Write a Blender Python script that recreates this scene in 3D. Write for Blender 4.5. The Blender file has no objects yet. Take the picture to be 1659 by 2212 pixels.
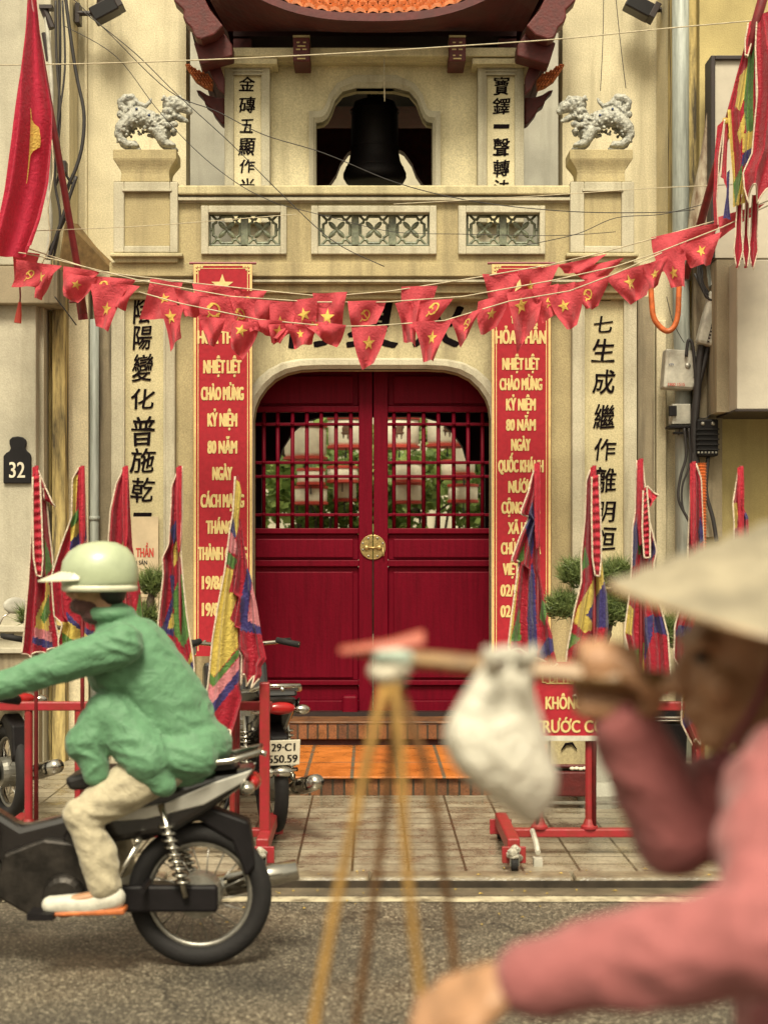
import bpy, bmesh, math, random
from mathutils import Vector, Matrix, noise
R=math.radians
S=bpy.context.scene
COL=S.collection
random.seed(7)
# ---------------------------------------------------------------- camera, sky, sun, exposure
F,CX,CY,EYE=3456.0,800.0,1189.0,1.65          # focal length in survey units, horizon, eye height
cd=bpy.data.cameras.new('camera'); cam=bpy.data.objects.new('camera',cd); COL.objects.link(cam)
cam.location=(0,0,EYE); cam.rotation_euler=(R(90),0,0)
cd.sensor_fit='HORIZONTAL'; cd.sensor_width=24; cd.lens=24*F/1659
cd.shift_x=(829.5-CX)/1659; cd.shift_y=(CY-1106)/1659
cd.clip_start=.05; cd.clip_end=2000
cd.dof.use_dof=True; cd.dof.focus_distance=11.3; cd.dof.aperture_fstop=2.3
S.camera=cam
W=bpy.data.worlds.new('World'); S.world=W; W.use_nodes=True
nt=W.node_tree; bg=nt.nodes['Background']
sky=nt.nodes.new('ShaderNodeTexSky'); sky.sky_type='NISHITA'; sky.sun_disc=False
SUN_EL,SUN_ROT=R(54),R(184)
sky.sun_elevation=SUN_EL; sky.sun_rotation=SUN_ROT; sky.dust_density=4; sky.air_density=1.2
hs=nt.nodes.new('ShaderNodeHueSaturation'); hs.inputs['Saturation'].default_value=.12
mx=nt.nodes.new('ShaderNodeMix'); mx.data_type='RGBA'; mx.blend_type='MULTIPLY'; mx.inputs[0].default_value=1
mx.inputs[7].default_value=(1,.915,.69,1)       # warm overcast
nt.links.new(sky.outputs[0],hs.inputs['Color']); nt.links.new(hs.outputs[0],mx.inputs[6]); nt.links.new(mx.outputs[2],bg.inputs[0])
bg.inputs[1].default_value=.10
sl=bpy.data.lights.new('sun','SUN'); sl.energy=2.3; sl.angle=R(18); sl.color=(1,.93,.73)
so=bpy.data.objects.new('sun',sl); COL.objects.link(so)
# veiled sun high behind the camera
_d=Vector((math.sin(SUN_ROT)*math.cos(SUN_EL),math.cos(SUN_ROT)*math.cos(SUN_EL),math.sin(SUN_EL)))
so.rotation_euler=_d.to_track_quat('Z','Y').to_euler(); so.location=_d*40
S.view_settings.view_transform='Standard'; S.view_settings.look='None'; S.view_settings.gamma=1
S.view_settings.exposure=1.06
# ---------------------------------------------------------------- helpers
def X(px,Y): return (px-CX)*Y/F
def Z(py,Y): return EYE-(py-CY)*Y/F
def P(px,py,Y): return Vector((X(px,Y),Y,Z(py,Y)))
def lerp(a,b,t): return a+(b-a)*t
WS=bpy.data.scenes.new('workshop')               # shapes are grown here, then moved into the scene
def bake(o):
    WS.collection.objects.link(o)
    with bpy.context.temp_override(scene=WS,view_layer=WS.view_layers[0]):
        dg=bpy.context.evaluated_depsgraph_get(); dg.update()
        return bpy.data.meshes.new_from_object(o.evaluated_get(dg))
class MB:
    def __init__(s,M=None): s.v=[]; s.f=[]; s.uv={}; s.M=M
    def add(s,vs,fs):
        n=len(s.v)
        for v in vs:
            v=Vector(v)
            if s.M: v=s.M@v
            s.v.append(tuple(v))
        s.f+=[tuple(i+n for i in f) for f in fs]; return s
    def box(s,x0,x1,y0,y1,z0,z1):
        return s.add([(x0,y0,z0),(x1,y0,z0),(x1,y1,z0),(x0,y1,z0),(x0,y0,z1),(x1,y0,z1),(x1,y1,z1),(x0,y1,z1)],
            [(0,3,2,1),(4,5,6,7),(0,1,5,4),(1,2,6,5),(2,3,7,6),(3,0,4,7)])
    def pbox(s,a,b,c,d,Y0,Y1): return s.box(X(a,Y0),X(b,Y0),Y0,Y1,Z(d,Y0),Z(c,Y0))
    def prism(s,pts,y0,y1):
        n=len(pts)
        return s.add([(x,y0,z) for x,z in pts]+[(x,y1,z) for x,z in pts],
            [tuple(range(n)),tuple(range(2*n-1,n-1,-1))]+[(i,n+i,n+(i+1)%n,(i+1)%n) for i in range(n)])
    def pprism(s,pts,Y0,Y1): return s.prism([(X(a,Y0),Z(b,Y0)) for a,b in pts],Y0,Y1)
    def loft(s,rings,cap=True,closed=True):
        n=len(rings[0]); vs=[p for r in rings for p in r]; fs=[]
        for k in range(len(rings)-1):
            for i in range(n if closed else n-1):
                j=(i+1)%n; fs.append((k*n+i,k*n+j,(k+1)*n+j,(k+1)*n+i))
        if cap: fs.append(tuple(range(n-1,-1,-1))); fs.append(tuple((len(rings)-1)*n+i for i in range(n)))
        return s.add(vs,fs)
    def tube(s,path,r,n=8,cap=True):
        path=[Vector(p) for p in path]; rings=[]; ref=None
        for k,p in enumerate(path):
            t=(path[min(k+1,len(path)-1)]-path[max(k-1,0)])
            t=t.normalized() if t.length>1e-9 else Vector((0,0,1))
            if ref is None:
                ref=t.cross(Vector((0,0,1)) if abs(t.z)<.9 else Vector((1,0,0))).normalized()
            else: ref=(ref-t*ref.dot(t)).normalized()
            b=t.cross(ref); rr=r[k] if isinstance(r,(list,tuple)) else r
            rings.append([p+(ref*math.cos(2*math.pi*i/n)+b*math.sin(2*math.pi*i/n))*rr for i in range(n)])
        return s.loft(rings,cap)
    def lathe(s,prof,c,n=24,axis='z',cap=True):
        c=Vector(c); rings=[]
        for r,h in prof:
            ring=[]
            for i in range(n):
                a=2*math.pi*i/n; u,w=math.cos(a)*r,math.sin(a)*r
                ring.append(c+Vector({'z':(u,w,h),'y':(u,h,w),'x':(h,u,w)}[axis]))
            rings.append(ring)
        return s.loft(rings,cap)
    def ball(s,c,r,nu=14,nv=9,rot=None):
        c=Vector(c); r=(r,r,r) if not isinstance(r,(tuple,list)) else r; rings=[]
        for k in range(nv+1):
            t=math.pi*k/nv; t=min(max(t,.04),math.pi-.04)
            ring=[]
            for i in range(nu):
                a=2*math.pi*i/nu; q=Vector((r[0]*math.sin(t)*math.cos(a),r[1]*math.sin(t)*math.sin(a),r[2]*math.cos(t)))
                if rot: q=rot@q
                ring.append(c+q)
            rings.append(ring)
        return s.loft(rings)
    def torus(s,c,R0,r,axis='y',n=40,m=10):
        c=Vector(c); vs=[]; fs=[]
        for i in range(n):
            a=2*math.pi*i/n
            for j in range(m):
                b=2*math.pi*j/m; q=R0+r*math.cos(b); h=r*math.sin(b); u,w=q*math.cos(a),q*math.sin(a)
                vs.append(c+Vector({'z':(u,w,h),'y':(u,h,w),'x':(h,u,w)}[axis]))
        for i in range(n):
            for j in range(m): fs.append((i*m+j,((i+1)%n)*m+j,((i+1)%n)*m+(j+1)%m,i*m+(j+1)%m))
        return s.add(vs,fs)
    def chain(s,pts,radii,n=12):
        pts=[Vector(p) for p in pts]
        s.tube(pts,list(radii),n)
        for p,r in zip(pts,radii): s.ball(p,r,10,7)
        return s
    def grid(s,fn,nu,nv,uvf=None):
        n=len(s.v); vs=[fn(i/nu,j/nv) for j in range(nv+1) for i in range(nu+1)]
        s.add(vs,[(j*(nu+1)+i,j*(nu+1)+i+1,(j+1)*(nu+1)+i+1,(j+1)*(nu+1)+i) for j in range(nv) for i in range(nu)])
        if uvf:
            for j in range(nv+1):
                for i in range(nu+1): s.uv[n+j*(nu+1)+i]=uvf(i/nu,j/nv)
        return s
    def mesh(s,name,recalc=True):
        m=bpy.data.meshes.new(name); m.from_pydata(s.v,[],s.f)
        if recalc:
            bm=bmesh.new(); bm.from_mesh(m); bmesh.ops.recalc_face_normals(bm,faces=bm.faces); bm.to_mesh(m); bm.free()
        if s.uv:
            l=m.uv_layers.new(name='uv')
            for lp in m.loops: l.data[lp.index].uv=s.uv.get(lp.vertex_index,(0,0))
        return m
    def build(s,name,mat,parent=None,bevel=0,smooth=False,seg=2,recalc=True):
        m=s.mesh(name,recalc); o=bpy.data.objects.new(name,m); COL.objects.link(o)
        if mat: m.materials.append(mat)
        if smooth:
            for p in m.polygons: p.use_smooth=True
        if bevel:
            b=o.modifiers.new('bevel','BEVEL'); b.width=bevel; b.segments=seg; b.limit_method='ANGLE'; b.angle_limit=R(40)
            b.use_clamp_overlap=True
        return adopt(o,parent)
def adopt(o,parent):
    if parent is not None:
        o.parent=parent                                   # only a thing's Empty is moved; parts stay in world coordinates
        if parent.type=='EMPTY': o.matrix_parent_inverse=Matrix.Translation(-parent.location)
    return o
def tag(o,label,cat,group=None):
    o['label']=label; o['category']=cat
    if group: o['group']=group
    return o
def thing(name,label,cat,loc,group=None):
    o=bpy.data.objects.new(name,None); o.empty_display_size=.1; COL.objects.link(o); o.location=loc
    return tag(o,label,cat,group)
def struct(o,kind='structure'): o['kind']=kind; return o
def organic(mb,name,mat,parent,voxel=.01,smooth=6,disp=0,freq=28,fold=False):
    """one continuous skin grown over the joined volumes"""
    m=mb.mesh('tmp'); o=bpy.data.objects.new('tmp',m)
    r=o.modifiers.new('r','REMESH'); r.mode='VOXEL'; r.voxel_size=voxel
    k=o.modifiers.new('s','SMOOTH'); k.factor=.5; k.iterations=smooth
    nm=bake(o); bpy.data.objects.remove(o); bpy.data.meshes.remove(m)
    nm.name=name
    if disp:
        ns=[v.normal.copy() for v in nm.vertices]
        for v,nr in zip(nm.vertices,ns):
            q=noise.noise(v.co*freq)*.6+noise.noise(v.co*freq*2.5)*.4 if not fold else (.55-2.2*abs(noise.noise(Vector((v.co.x*freq*.55+v.co.z*freq*.35+noise.noise(v.co*6)*1.2,v.co.y*freq*.5,v.co.z*freq*.9)))))*(.55+.45*noise.noise(v.co*4))
            v.co+=nr*disp*q
    nm.materials.clear(); nm.materials.append(mat)
    for p in nm.polygons: p.use_smooth=True
    o=bpy.data.objects.new(name,nm); COL.objects.link(o)
    return adopt(o,parent)
# ---------------------------------------------------------------- materials
def nodes(name):
    m=bpy.data.materials.new(name); m.use_nodes=True; t=m.node_tree
    return m,t,t.nodes['Principled BSDF'],t.nodes,t.links
def mat(name,col,rough=.6,var=.12,scale=6,bump=.0,bscale=80,metal=0,spec=.5,col2=None,stretch=None,lo=.35,hi=.7,coat=0):
    m,t,b,N,L=nodes(name)
    tc=N.new('ShaderNodeTexCoord'); mp=N.new('ShaderNodeMapping'); L.new(tc.outputs['Object'],mp.inputs[0])
    if stretch: mp.inputs['Scale'].default_value=stretch
    nz=N.new('ShaderNodeTexNoise'); nz.inputs['Scale'].default_value=scale; nz.inputs['Detail'].default_value=6; nz.inputs['Roughness'].default_value=.65
    L.new(mp.outputs[0],nz.inputs[0])
    cr=N.new('ShaderNodeValToRGB'); L.new(nz.outputs[0],cr.inputs[0])
    c2=col2 or tuple(max(0,c*(1-var*2.2)) for c in col)
    cr.color_ramp.elements[0].position=lo; cr.color_ramp.elements[1].position=hi
    cr.color_ramp.elements[0].color=(*c2,1); cr.color_ramp.elements[1].color=(*col,1)
    L.new(cr.outputs[0],b.inputs['Base Color'])
    b.inputs['Roughness'].default_value=rough; b.inputs['Metallic'].default_value=metal; b.inputs['Specular IOR Level'].default_value=spec
    if coat: b.inputs['Coat Weight'].default_value=coat; b.inputs['Coat Roughness'].default_value=.15
    if bump:
        n2=N.new('ShaderNodeTexNoise'); n2.inputs['Scale'].default_value=bscale; n2.inputs['Detail'].default_value=3
        L.new(tc.outputs['Object'],n2.inputs[0])
        bp=N.new('ShaderNodeBump'); bp.inputs['Strength'].default_value=bump; bp.inputs['Distance'].default_value=.01
        L.new(n2.outputs[0],bp.inputs['Height']); L.new(bp.outputs[0],b.inputs['Normal'])
    return m
def wallmat(name,col,stain=(.16,.13,.08),amt=.35,grain=.10,streak=True):
    """painted render: fine roughcast grain, blotches and rain streaks"""
    m,t,b,N,L=nodes(name)
    tc=N.new('ShaderNodeTexCoord')
    def nz(scale,stretch=None,det=5):
        n=N.new('ShaderNodeTexNoise'); n.inputs['Scale'].default_value=scale; n.inputs['Detail'].default_value=det; n.inputs['Roughness'].default_value=.6
        mp=N.new('ShaderNodeMapping'); L.new(tc.outputs['Object'],mp.inputs[0])
        if stretch: mp.inputs['Scale'].default_value=stretch
        L.new(mp.outputs[0],n.inputs[0]); return n
    def ramp(src,p0,p1,v0,v1):
        r=N.new('ShaderNodeMapRange'); r.inputs[1].default_value=p0; r.inputs[2].default_value=p1; r.inputs[3].default_value=v0; r.inputs[4].default_value=v1
        L.new(src,r.inputs[0]); return r.outputs[0]
    def mix(fac,a,c,mode='MIX'):
        x=N.new('ShaderNodeMix'); x.data_type='RGBA'; x.blend_type=mode
        if hasattr(fac,'name'): L.new(fac,x.inputs[0])
        else: x.inputs[0].default_value=fac
        for k,q in ((6,a),(7,c)):
            if hasattr(q,'name'): L.new(q,x.inputs[k])
            else: x.inputs[k].default_value=(*q,1)
        return x.outputs[2]
    base=mix(ramp(nz(2.2).outputs[0],.35,.7,0,1),tuple(c*.74 for c in col),col)
    if streak: base=mix(ramp(nz(5,(1.6,1.6,.12),4).outputs[0],.50,.70,0,amt),base,stain)
    base=mix(ramp(nz(3.1,(1,1,.6),8).outputs[0],.62,.8,0,amt*.7),base,stain)
    g=nz(95,None,2)
    base=mix(ramp(g.outputs[0],.34,.66,grain*2.2,0),base,tuple(c*.35 for c in col))
    L.new(base,b.inputs['Base Color']); b.inputs['Roughness'].default_value=.85; b.inputs['Specular IOR Level'].default_value=.25
    bp=N.new('ShaderNodeBump'); bp.inputs['Strength'].default_value=.45; bp.inputs['Distance'].default_value=.006
    L.new(g.outputs[0],bp.inputs['Height']); L.new(bp.outputs[0],b.inputs['Normal'])
    return m
def cloth(name,col,trans=.3,rough=.75,var=.1,sheen=.2,wr=(26,.02)):
    m,t,b,N,L=nodes(name)
    tc=N.new('ShaderNodeTexCoord'); nz=N.new('ShaderNodeTexNoise'); nz.inputs['Scale'].default_value=30; nz.inputs['Detail'].default_value=5
    L.new(tc.outputs['Object'],nz.inputs[0])
    cr=N.new('ShaderNodeValToRGB'); L.new(nz.outputs[0],cr.inputs[0])
    cr.color_ramp.elements[0].position=.3; cr.color_ramp.elements[1].position=.7
    cr.color_ramp.elements[0].color=(*[c*(1-var*2) for c in col],1); cr.color_ramp.elements[1].color=(*col,1)
    fin(m,t,b,N,L,cr.outputs[0],trans,rough,wr); return m
def fin(m,t,b,N,L,colout,trans,rough,wr=(26,.02)):
    L.new(colout,b.inputs['Base Color']); b.inputs['Roughness'].default_value=rough; b.inputs['Specular IOR Level'].default_value=.3
    b.inputs['Sheen Weight'].default_value=.15
    tr=N.new('ShaderNodeBsdfTranslucent'); L.new(colout,tr.inputs[0])
    ms=N.new('ShaderNodeMixShader'); ms.inputs[0].default_value=trans
    L.new(b.outputs[0],ms.inputs[1]); L.new(tr.outputs[0],ms.inputs[2])
    L.new(ms.outputs[0],N['Material Output'].inputs[0])
    tc=N.new('ShaderNodeTexCoord'); w=N.new('ShaderNodeTexNoise'); w.inputs['Scale'].default_value=wr[0]; w.inputs['Detail'].default_value=2; w.inputs['Distortion'].default_value=2.2
    L.new(tc.outputs['Object'],w.inputs[0]); bp=N.new('ShaderNodeBump'); bp.inputs['Strength'].default_value=.5; bp.inputs['Distance'].default_value=wr[1]
    L.new(w.outputs[0],bp.inputs['Height']); L.new(bp.outputs[0],b.inputs['Normal'])
RED=(.36,.010,.028); YEL=(.62,.47,.10); GRN=(.10,.22,.05); BLU=(.045,.035,.16); PNK=(.62,.22,.25)
def festmat(name,stops):
    m,t,b,N,L=nodes(name)
    uv=N.new('ShaderNodeUVMap'); uv.uv_map='uv'; sp=N.new('ShaderNodeSeparateXYZ'); L.new(uv.outputs[0],sp.inputs[0])
    cr=N.new('ShaderNodeValToRGB'); cr.color_ramp.interpolation='CONSTANT'; L.new(sp.outputs[0],cr.inputs[0])
    e=cr.color_ramp.elements
    while len(e)<len(stops): e.new(.5)
    for k,(p,c) in enumerate(stops): e[k].position=p; e[k].color=(*c,1)
    fin(m,t,b,N,L,cr.outputs[0],.25,.6); return m
def rustmat(name): return mat(name,(.30,.012,.025),.42,.15,14,.15,60,col2=(.20,.02,.015))
M={}
M['cream']=wallmat('cream_render',(.60,.52,.31),amt=.55,grain=.2)
M['ochre']=wallmat('ochre_render',(.50,.41,.225),amt=.55,grain=.2)
M['white']=wallmat('white_trim_render',(.55,.50,.37),amt=.5,grain=.16)
M['tower']=wallmat('tower_render',(.80,.70,.45),amt=.3,grain=.2)
M['house']=wallmat('old_cream_wall',(.76,.665,.45),(.22,.18,.11),.45,.2)
M['pale']=wallmat('pale_wall',(.50,.455,.35),(.2,.18,.12),.3)
M['grey']=wallmat('grey_cement_wall',(.44,.42,.35),(.2,.19,.15),.45)
M['yellow']=wallmat('yellow_wall',(.50,.40,.18),(.2,.15,.07),.3)
M['dirty']=wallmat('dirty_and_shaded_wall',(.33,.27,.18),(.04,.03,.025),.8)  # dirty brown; also serves as painted shade on strips, lintel and sign side
M['stained']=mat('stained_plaster_strip',(.50,.38,.15),.8,.3,5,.3,60,col2=(.06,.045,.025),stretch=(3,3,.35),lo=.36,hi=.58)
M['dark']=mat('dark_paint_and_shade',(.05,.012,.012),.8,.2)
M['black']=mat('black_ink',(.006,.003,.004),.9,spec=.1,var=.1,scale=20)
M['door']=mat('crimson_lacquered_wood',(.125,.001,.010),.5,.14,7,.15,46,spec=.10,stretch=(5,5,.35),lo=.28,hi=.6)
M['roofred']=mat('dark_red_timber',(.095,.006,.007),.6,.2,10,.15,40)
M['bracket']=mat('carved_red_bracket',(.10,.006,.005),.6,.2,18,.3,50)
M['tile']=mat('orange_roof_tile',(.62,.17,.045),.6,.25,14,.2,60)
M['brass']=mat('brass',(.55,.40,.16),.35,.2,30,.2,90,metal=.75)
M['gold']=mat('gold_letter',(.64,.49,.20),.5,.12,25)
M['goldstar']=cloth('yellow_cloth_emblem',(.68,.47,.10),.25)
M['banner']=cloth('red_vinyl_banner',(.36,.012,.024),.1,wr=(5,.008))
M['pennant']=cloth('red_pennant_cloth',(.62,.075,.10),.40,var=.10)
M['bigred']=cloth('crimson_flag_cloth',(.58,.03,.075),.45)
M['trimw']=cloth('white_ribbon',(.72,.60,.46),.2)
M['pole']=mat('dark_red_pole',(.20,.012,.016),.5,.2,20)
M['sleeve']=cloth('red_flag_sleeve',(.45,.02,.04),.15)
M['barrier']=rustmat('red_painted_steel')
M['bell']=mat('dark_bronze',(.016,.011,.012),.6,.2,12,.2,40,metal=.4)
M['lion']=mat('white_ceramic_mosaic',(.34,.33,.28),.5,.3,34,.8,60,col2=(.10,.10,.09),lo=.34,hi=.52)
M['blueglaze']=mat('blue_glaze',(.04,.07,.2),.3,.3,30)
M['grille']=mat('green_glazed_grille',(.22,.24,.16),.4,.3,18,.3,50)
M['concrete']=mat('wet_concrete',(.17,.135,.09),.35,.25,7,.3,70)
M['chrome']=mat('chrome',(.55,.52,.46),.2,.1,20,metal=1)
M['steel']=mat('dull_steel',(.40,.38,.33),.4,.2,20,metal=.8)
M['rubber']=mat('black_rubber',(.007,.005,.005),.8,.2,30,.2,60)
M['plastic']=mat('black_plastic',(.008,.006,.007),.55,spec=.25,var=.2,scale=20)
M['wire']=mat('black_cable',(.025,.02,.02),.6,.2,20)
for _n,_c in (('R',RED),('Y',YEL),('G',GRN),('B',BLU),('P',PNK)): M['flag'+_n]=cloth('festival_cloth_'+{'R':'red','Y':'yellow','G':'green','B':'blue','P':'pink'}[_n],_c,.25,.55,.10)
M['wirew']=mat('pale_cord',(.55,.47,.32),.7,.2,20)
M['pipe']=mat('grey_blue_pipe',(.36,.38,.34),.5,.22,6,.2,40,stretch=(4,4,.4))
M['conduit']=mat('orange_conduit',(.62,.14,.03),.5,.2,20)
M['cabw']=mat('grey_white_casing',(.52,.49,.41),.5,.2,10)
M['signw']=mat('pale_sign_panel',(.48,.425,.34),.6,.1,3,.1,60)
M['frame']=mat('dark_brown_frame',(.022,.010,.009),.5,.2,20)
M['redprint']=mat('red_print',(.50,.05,.03),.6,.1,20)
M['paper']=mat('poster_paper',(.58,.46,.30),.7,.12,5)
M['skin']=mat('tan_skin',(.44,.235,.125),.5,.14,25,.1,120)
M['hair']=mat('black_hair',(.02,.014,.012),.5,.2,40)
M['plate']=mat('white_plate',(.66,.6,.47),.4,.08,20)
M['leafwood']=mat('bark',(.09,.06,.035),.8,.3,20,.4,60)
M['lampred']=mat('red_tail_lens',(.35,.01,.01),.2,.1,20)
# ---------------------------------------------------------------- ground, road, pavement, steps
def asphalt():
    m,t,b,N,L=nodes('wet_asphalt')
    tc=N.new('ShaderNodeTexCoord')
    v=N.new('ShaderNodeTexVoronoi'); v.inputs['Scale'].default_value=125; L.new(tc.outputs['Object'],v.inputs[0])
    sp=N.new('ShaderNodeSeparateColor'); L.new(v.outputs['Color'],sp.inputs[0])
    cr=N.new('ShaderNodeValToRGB'); e=cr.color_ramp.elements; L.new(sp.outputs[0],cr.inputs[0])
    e[0].position=0; e[0].color=(.035,.026,.016,1); e[1].position=1; e[1].color=(.52,.45,.33,1)
    for p,c in ((.40,(.085,.068,.047,1)),(.72,(.145,.12,.085,1)),(.92,(.28,.235,.17,1))):
        q=e.new(p); q.color=c
    n=N.new('ShaderNodeTexNoise'); n.inputs['Scale'].default_value=1.3; n.inputs['Detail'].default_value=7; L.new(tc.outputs['Object'],n.inputs[0])
    mr=N.new('ShaderNodeMapRange'); mr.inputs[1].default_value=.35; mr.inputs[2].default_value=.7; mr.inputs[3].default_value=.62; mr.inputs[4].default_value=1.15; L.new(n.outputs[0],mr.inputs[0])
    mx=N.new('ShaderNodeMix'); mx.data_type='RGBA'; mx.blend_type='MULTIPLY'; mx.inputs[0].default_value=1
    L.new(cr.outputs[0],mx.inputs[6]); L.new(mr.outputs[0],mx.inputs[7])
    def stain(scale,p0,p1,lo,stretch=None,det=4):                 # oil stains, worn tracks, hairline cracks
        mp=N.new('ShaderNodeMapping'); L.new(tc.outputs['Object'],mp.inputs[0])
        if stretch: mp.inputs['Scale'].default_value=stretch
        q=N.new('ShaderNodeTexNoise'); q.inputs['Scale'].default_value=scale; q.inputs['Detail'].default_value=det; L.new(mp.outputs[0],q.inputs[0])
        r=N.new('ShaderNodeMapRange'); r.inputs[1].default_value=p0; r.inputs[2].default_value=p1; r.inputs[3].default_value=1; r.inputs[4].default_value=lo; L.new(q.outputs[0],r.inputs[0]); return r.outputs[0]
    last=mx.outputs[2]
    vc=N.new('ShaderNodeTexVoronoi'); vc.feature='DISTANCE_TO_EDGE'; vc.inputs['Scale'].default_value=.55; dn=N.new('ShaderNodeTexNoise'); dn.inputs['Scale'].default_value=4; dn.inputs['Detail'].default_value=6
    L.new(tc.outputs['Object'],dn.inputs[0]); va=N.new('ShaderNodeVectorMath'); va.operation='MULTIPLY_ADD'; L.new(dn.outputs['Color'],va.inputs[0]); va.inputs[1].default_value=(.5,.5,.5); L.new(tc.outputs['Object'],va.inputs[2]); L.new(va.outputs[0],vc.inputs[0])
    ck=N.new('ShaderNodeMapRange'); ck.inputs[1].default_value=.002; ck.inputs[2].default_value=.010; ck.inputs[3].default_value=.45; ck.inputs[4].default_value=1; L.new(vc.outputs['Distance'],ck.inputs[0])
    for f in (stain(1.1,.56,.72,.55),stain(.7,.5,.75,.72,(.25,2.2,1)),ck.outputs[0]):
        m2=N.new('ShaderNodeMix'); m2.data_type='RGBA'; m2.blend_type='MULTIPLY'; m2.inputs[0].default_value=1; L.new(last,m2.inputs[6]); L.new(f,m2.inputs[7]); last=m2.outputs[2]
    L.new(last,b.inputs['Base Color'])
    r=N.new('ShaderNodeMapRange'); r.inputs[1].default_value=.4; r.inputs[2].default_value=.65; r.inputs[3].default_value=.72; r.inputs[4].default_value=.36; L.new(n.outputs[0],r.inputs[0])
    L.new(r.outputs[0],b.inputs['Roughness'])
    bp=N.new('ShaderNodeBump'); bp.inputs['Strength'].default_value=.8; bp.inputs['Distance'].default_value=.008
    L.new(v.outputs['Distance'],bp.inputs['Height']); L.new(bp.outputs[0],b.inputs['Normal'])
    return m
def bricks(name,c1,c2,mortar,w,h,ms,axes='XY',offset=0,rough=.45,off=(0,0),wet=True,dirt=(.05,.035,.02)):
    m,t,b,N,L=nodes(name)
    tc=N.new('ShaderNodeTexCoord'); sp=N.new('ShaderNodeSeparateXYZ'); L.new(tc.outputs['Object'],sp.inputs[0])
    cb=N.new('ShaderNodeCombineXYZ'); L.new(sp.outputs[axes[0]],cb.inputs[0]); L.new(sp.outputs[axes[1]],cb.inputs[1])
    mp=N.new('ShaderNodeMapping'); mp.inputs['Location'].default_value=(off[0],off[1],0); L.new(cb.outputs[0],mp.inputs[0])
    br=N.new('ShaderNodeTexBrick'); br.offset=offset; br.inputs['Scale'].default_value=1; br.inputs['Brick Width'].default_value=w; br.inputs['Row Height'].default_value=h
    br.inputs['Mortar Size'].default_value=ms; br.inputs['Mortar Smooth'].default_value=.1; br.inputs['Bias'].default_value=0
    for k,c in (('Color1',c1),('Color2',c2),('Mortar',mortar)): br.inputs[k].default_value=(*c,1)
    L.new(mp.outputs[0],br.inputs[0])
    n=N.new('ShaderNodeTexNoise'); n.inputs['Scale'].default_value=4.5; n.inputs['Detail'].default_value=8; n.inputs['Roughness'].default_value=.7; L.new(tc.outputs['Object'],n.inputs[0])
    mr=N.new('ShaderNodeMapRange'); mr.inputs[1].default_value=.42; mr.inputs[2].default_value=.72; mr.inputs[3].default_value=0; mr.inputs[4].default_value=.75; L.new(n.outputs[0],mr.inputs[0])
    mx=N.new('ShaderNodeMix'); mx.data_type='RGBA'; L.new(mr.outputs[0],mx.inputs[0]); L.new(br.outputs[0],mx.inputs[6]); mx.inputs[7].default_value=(*dirt,1)
    g=N.new('ShaderNodeTexNoise'); g.inputs['Scale'].default_value=90; L.new(tc.outputs['Object'],g.inputs[0])
    m2=N.new('ShaderNodeMix'); m2.data_type='RGBA'; m2.blend_type='MULTIPLY'; m2.inputs[0].default_value=1
    gr=N.new('ShaderNodeMapRange'); gr.inputs[1].default_value=.35; gr.inputs[2].default_value=.65; gr.inputs[3].default_value=.72; gr.inputs[4].default_value=1.15; L.new(g.outputs[0],gr.inputs[0])
    L.new(mx.outputs[2],m2.inputs[6]); L.new(gr.outputs[0],m2.inputs[7]); L.new(m2.outputs[2],b.inputs['Base Color'])
    rr=N.new('ShaderNodeMapRange'); rr.inputs[1].default_value=.4; rr.inputs[2].default_value=.62; rr.inputs[3].default_value=rough+.2; rr.inputs[4].default_value=rough-.2; L.new(n.outputs[0],rr.inputs[0])
    L.new(rr.outputs[0],b.inputs['Roughness'])
    bp=N.new('ShaderNodeBump'); bp.inputs['Strength'].default_value=.6; bp.inputs['Distance'].default_value=.006
    s=N.new('ShaderNodeMath'); s.operation='SUBTRACT'; s.inputs[0].default_value=1; L.new(br.outputs['Fac'],s.inputs[1])
    s2=N.new('ShaderNodeMath'); s2.operation='MULTIPLY_ADD'; L.new(g.outputs[0],s2.inputs[0]); s2.inputs[1].default_value=.3; L.new(s.outputs[0],s2.inputs[2])
    L.new(s2.outputs[0],bp.inputs['Height']); L.new(bp.outputs[0],b.inputs['Normal'])
    return m
M['asphalt']=asphalt()
M['pave']=bricks('grey_paving',(.34,.295,.215),(.235,.20,.145),(.05,.036,.02),.284,.20,.007,'XY',0,.34,(.09,.05),dirt=(.10,.075,.045))
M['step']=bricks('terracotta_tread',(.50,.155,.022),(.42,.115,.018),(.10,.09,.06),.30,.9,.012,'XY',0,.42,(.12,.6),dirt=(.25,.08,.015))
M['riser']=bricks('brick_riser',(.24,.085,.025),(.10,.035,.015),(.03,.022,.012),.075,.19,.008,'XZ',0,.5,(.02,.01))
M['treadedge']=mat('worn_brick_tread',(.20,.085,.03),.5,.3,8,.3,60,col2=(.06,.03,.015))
M['line']=mat('worn_road_paint',(.48,.42,.29),.6,.35,9,.3,80,col2=(.14,.11,.07),lo=.36,hi=.56)
GZ=.05
struct(MB().add([(-200,-200,-.03),(200,-200,-.03),(200,300,-.03),(-200,300,-.03)],[(0,1,2,3)]).build('ground',M['concrete']))
struct(MB().add([(-60,-8,0),(60,-8,0),(60,7.63,0),(-60,7.63,0)],[(0,1,2,3)]).build('road',M['asphalt']))
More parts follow.
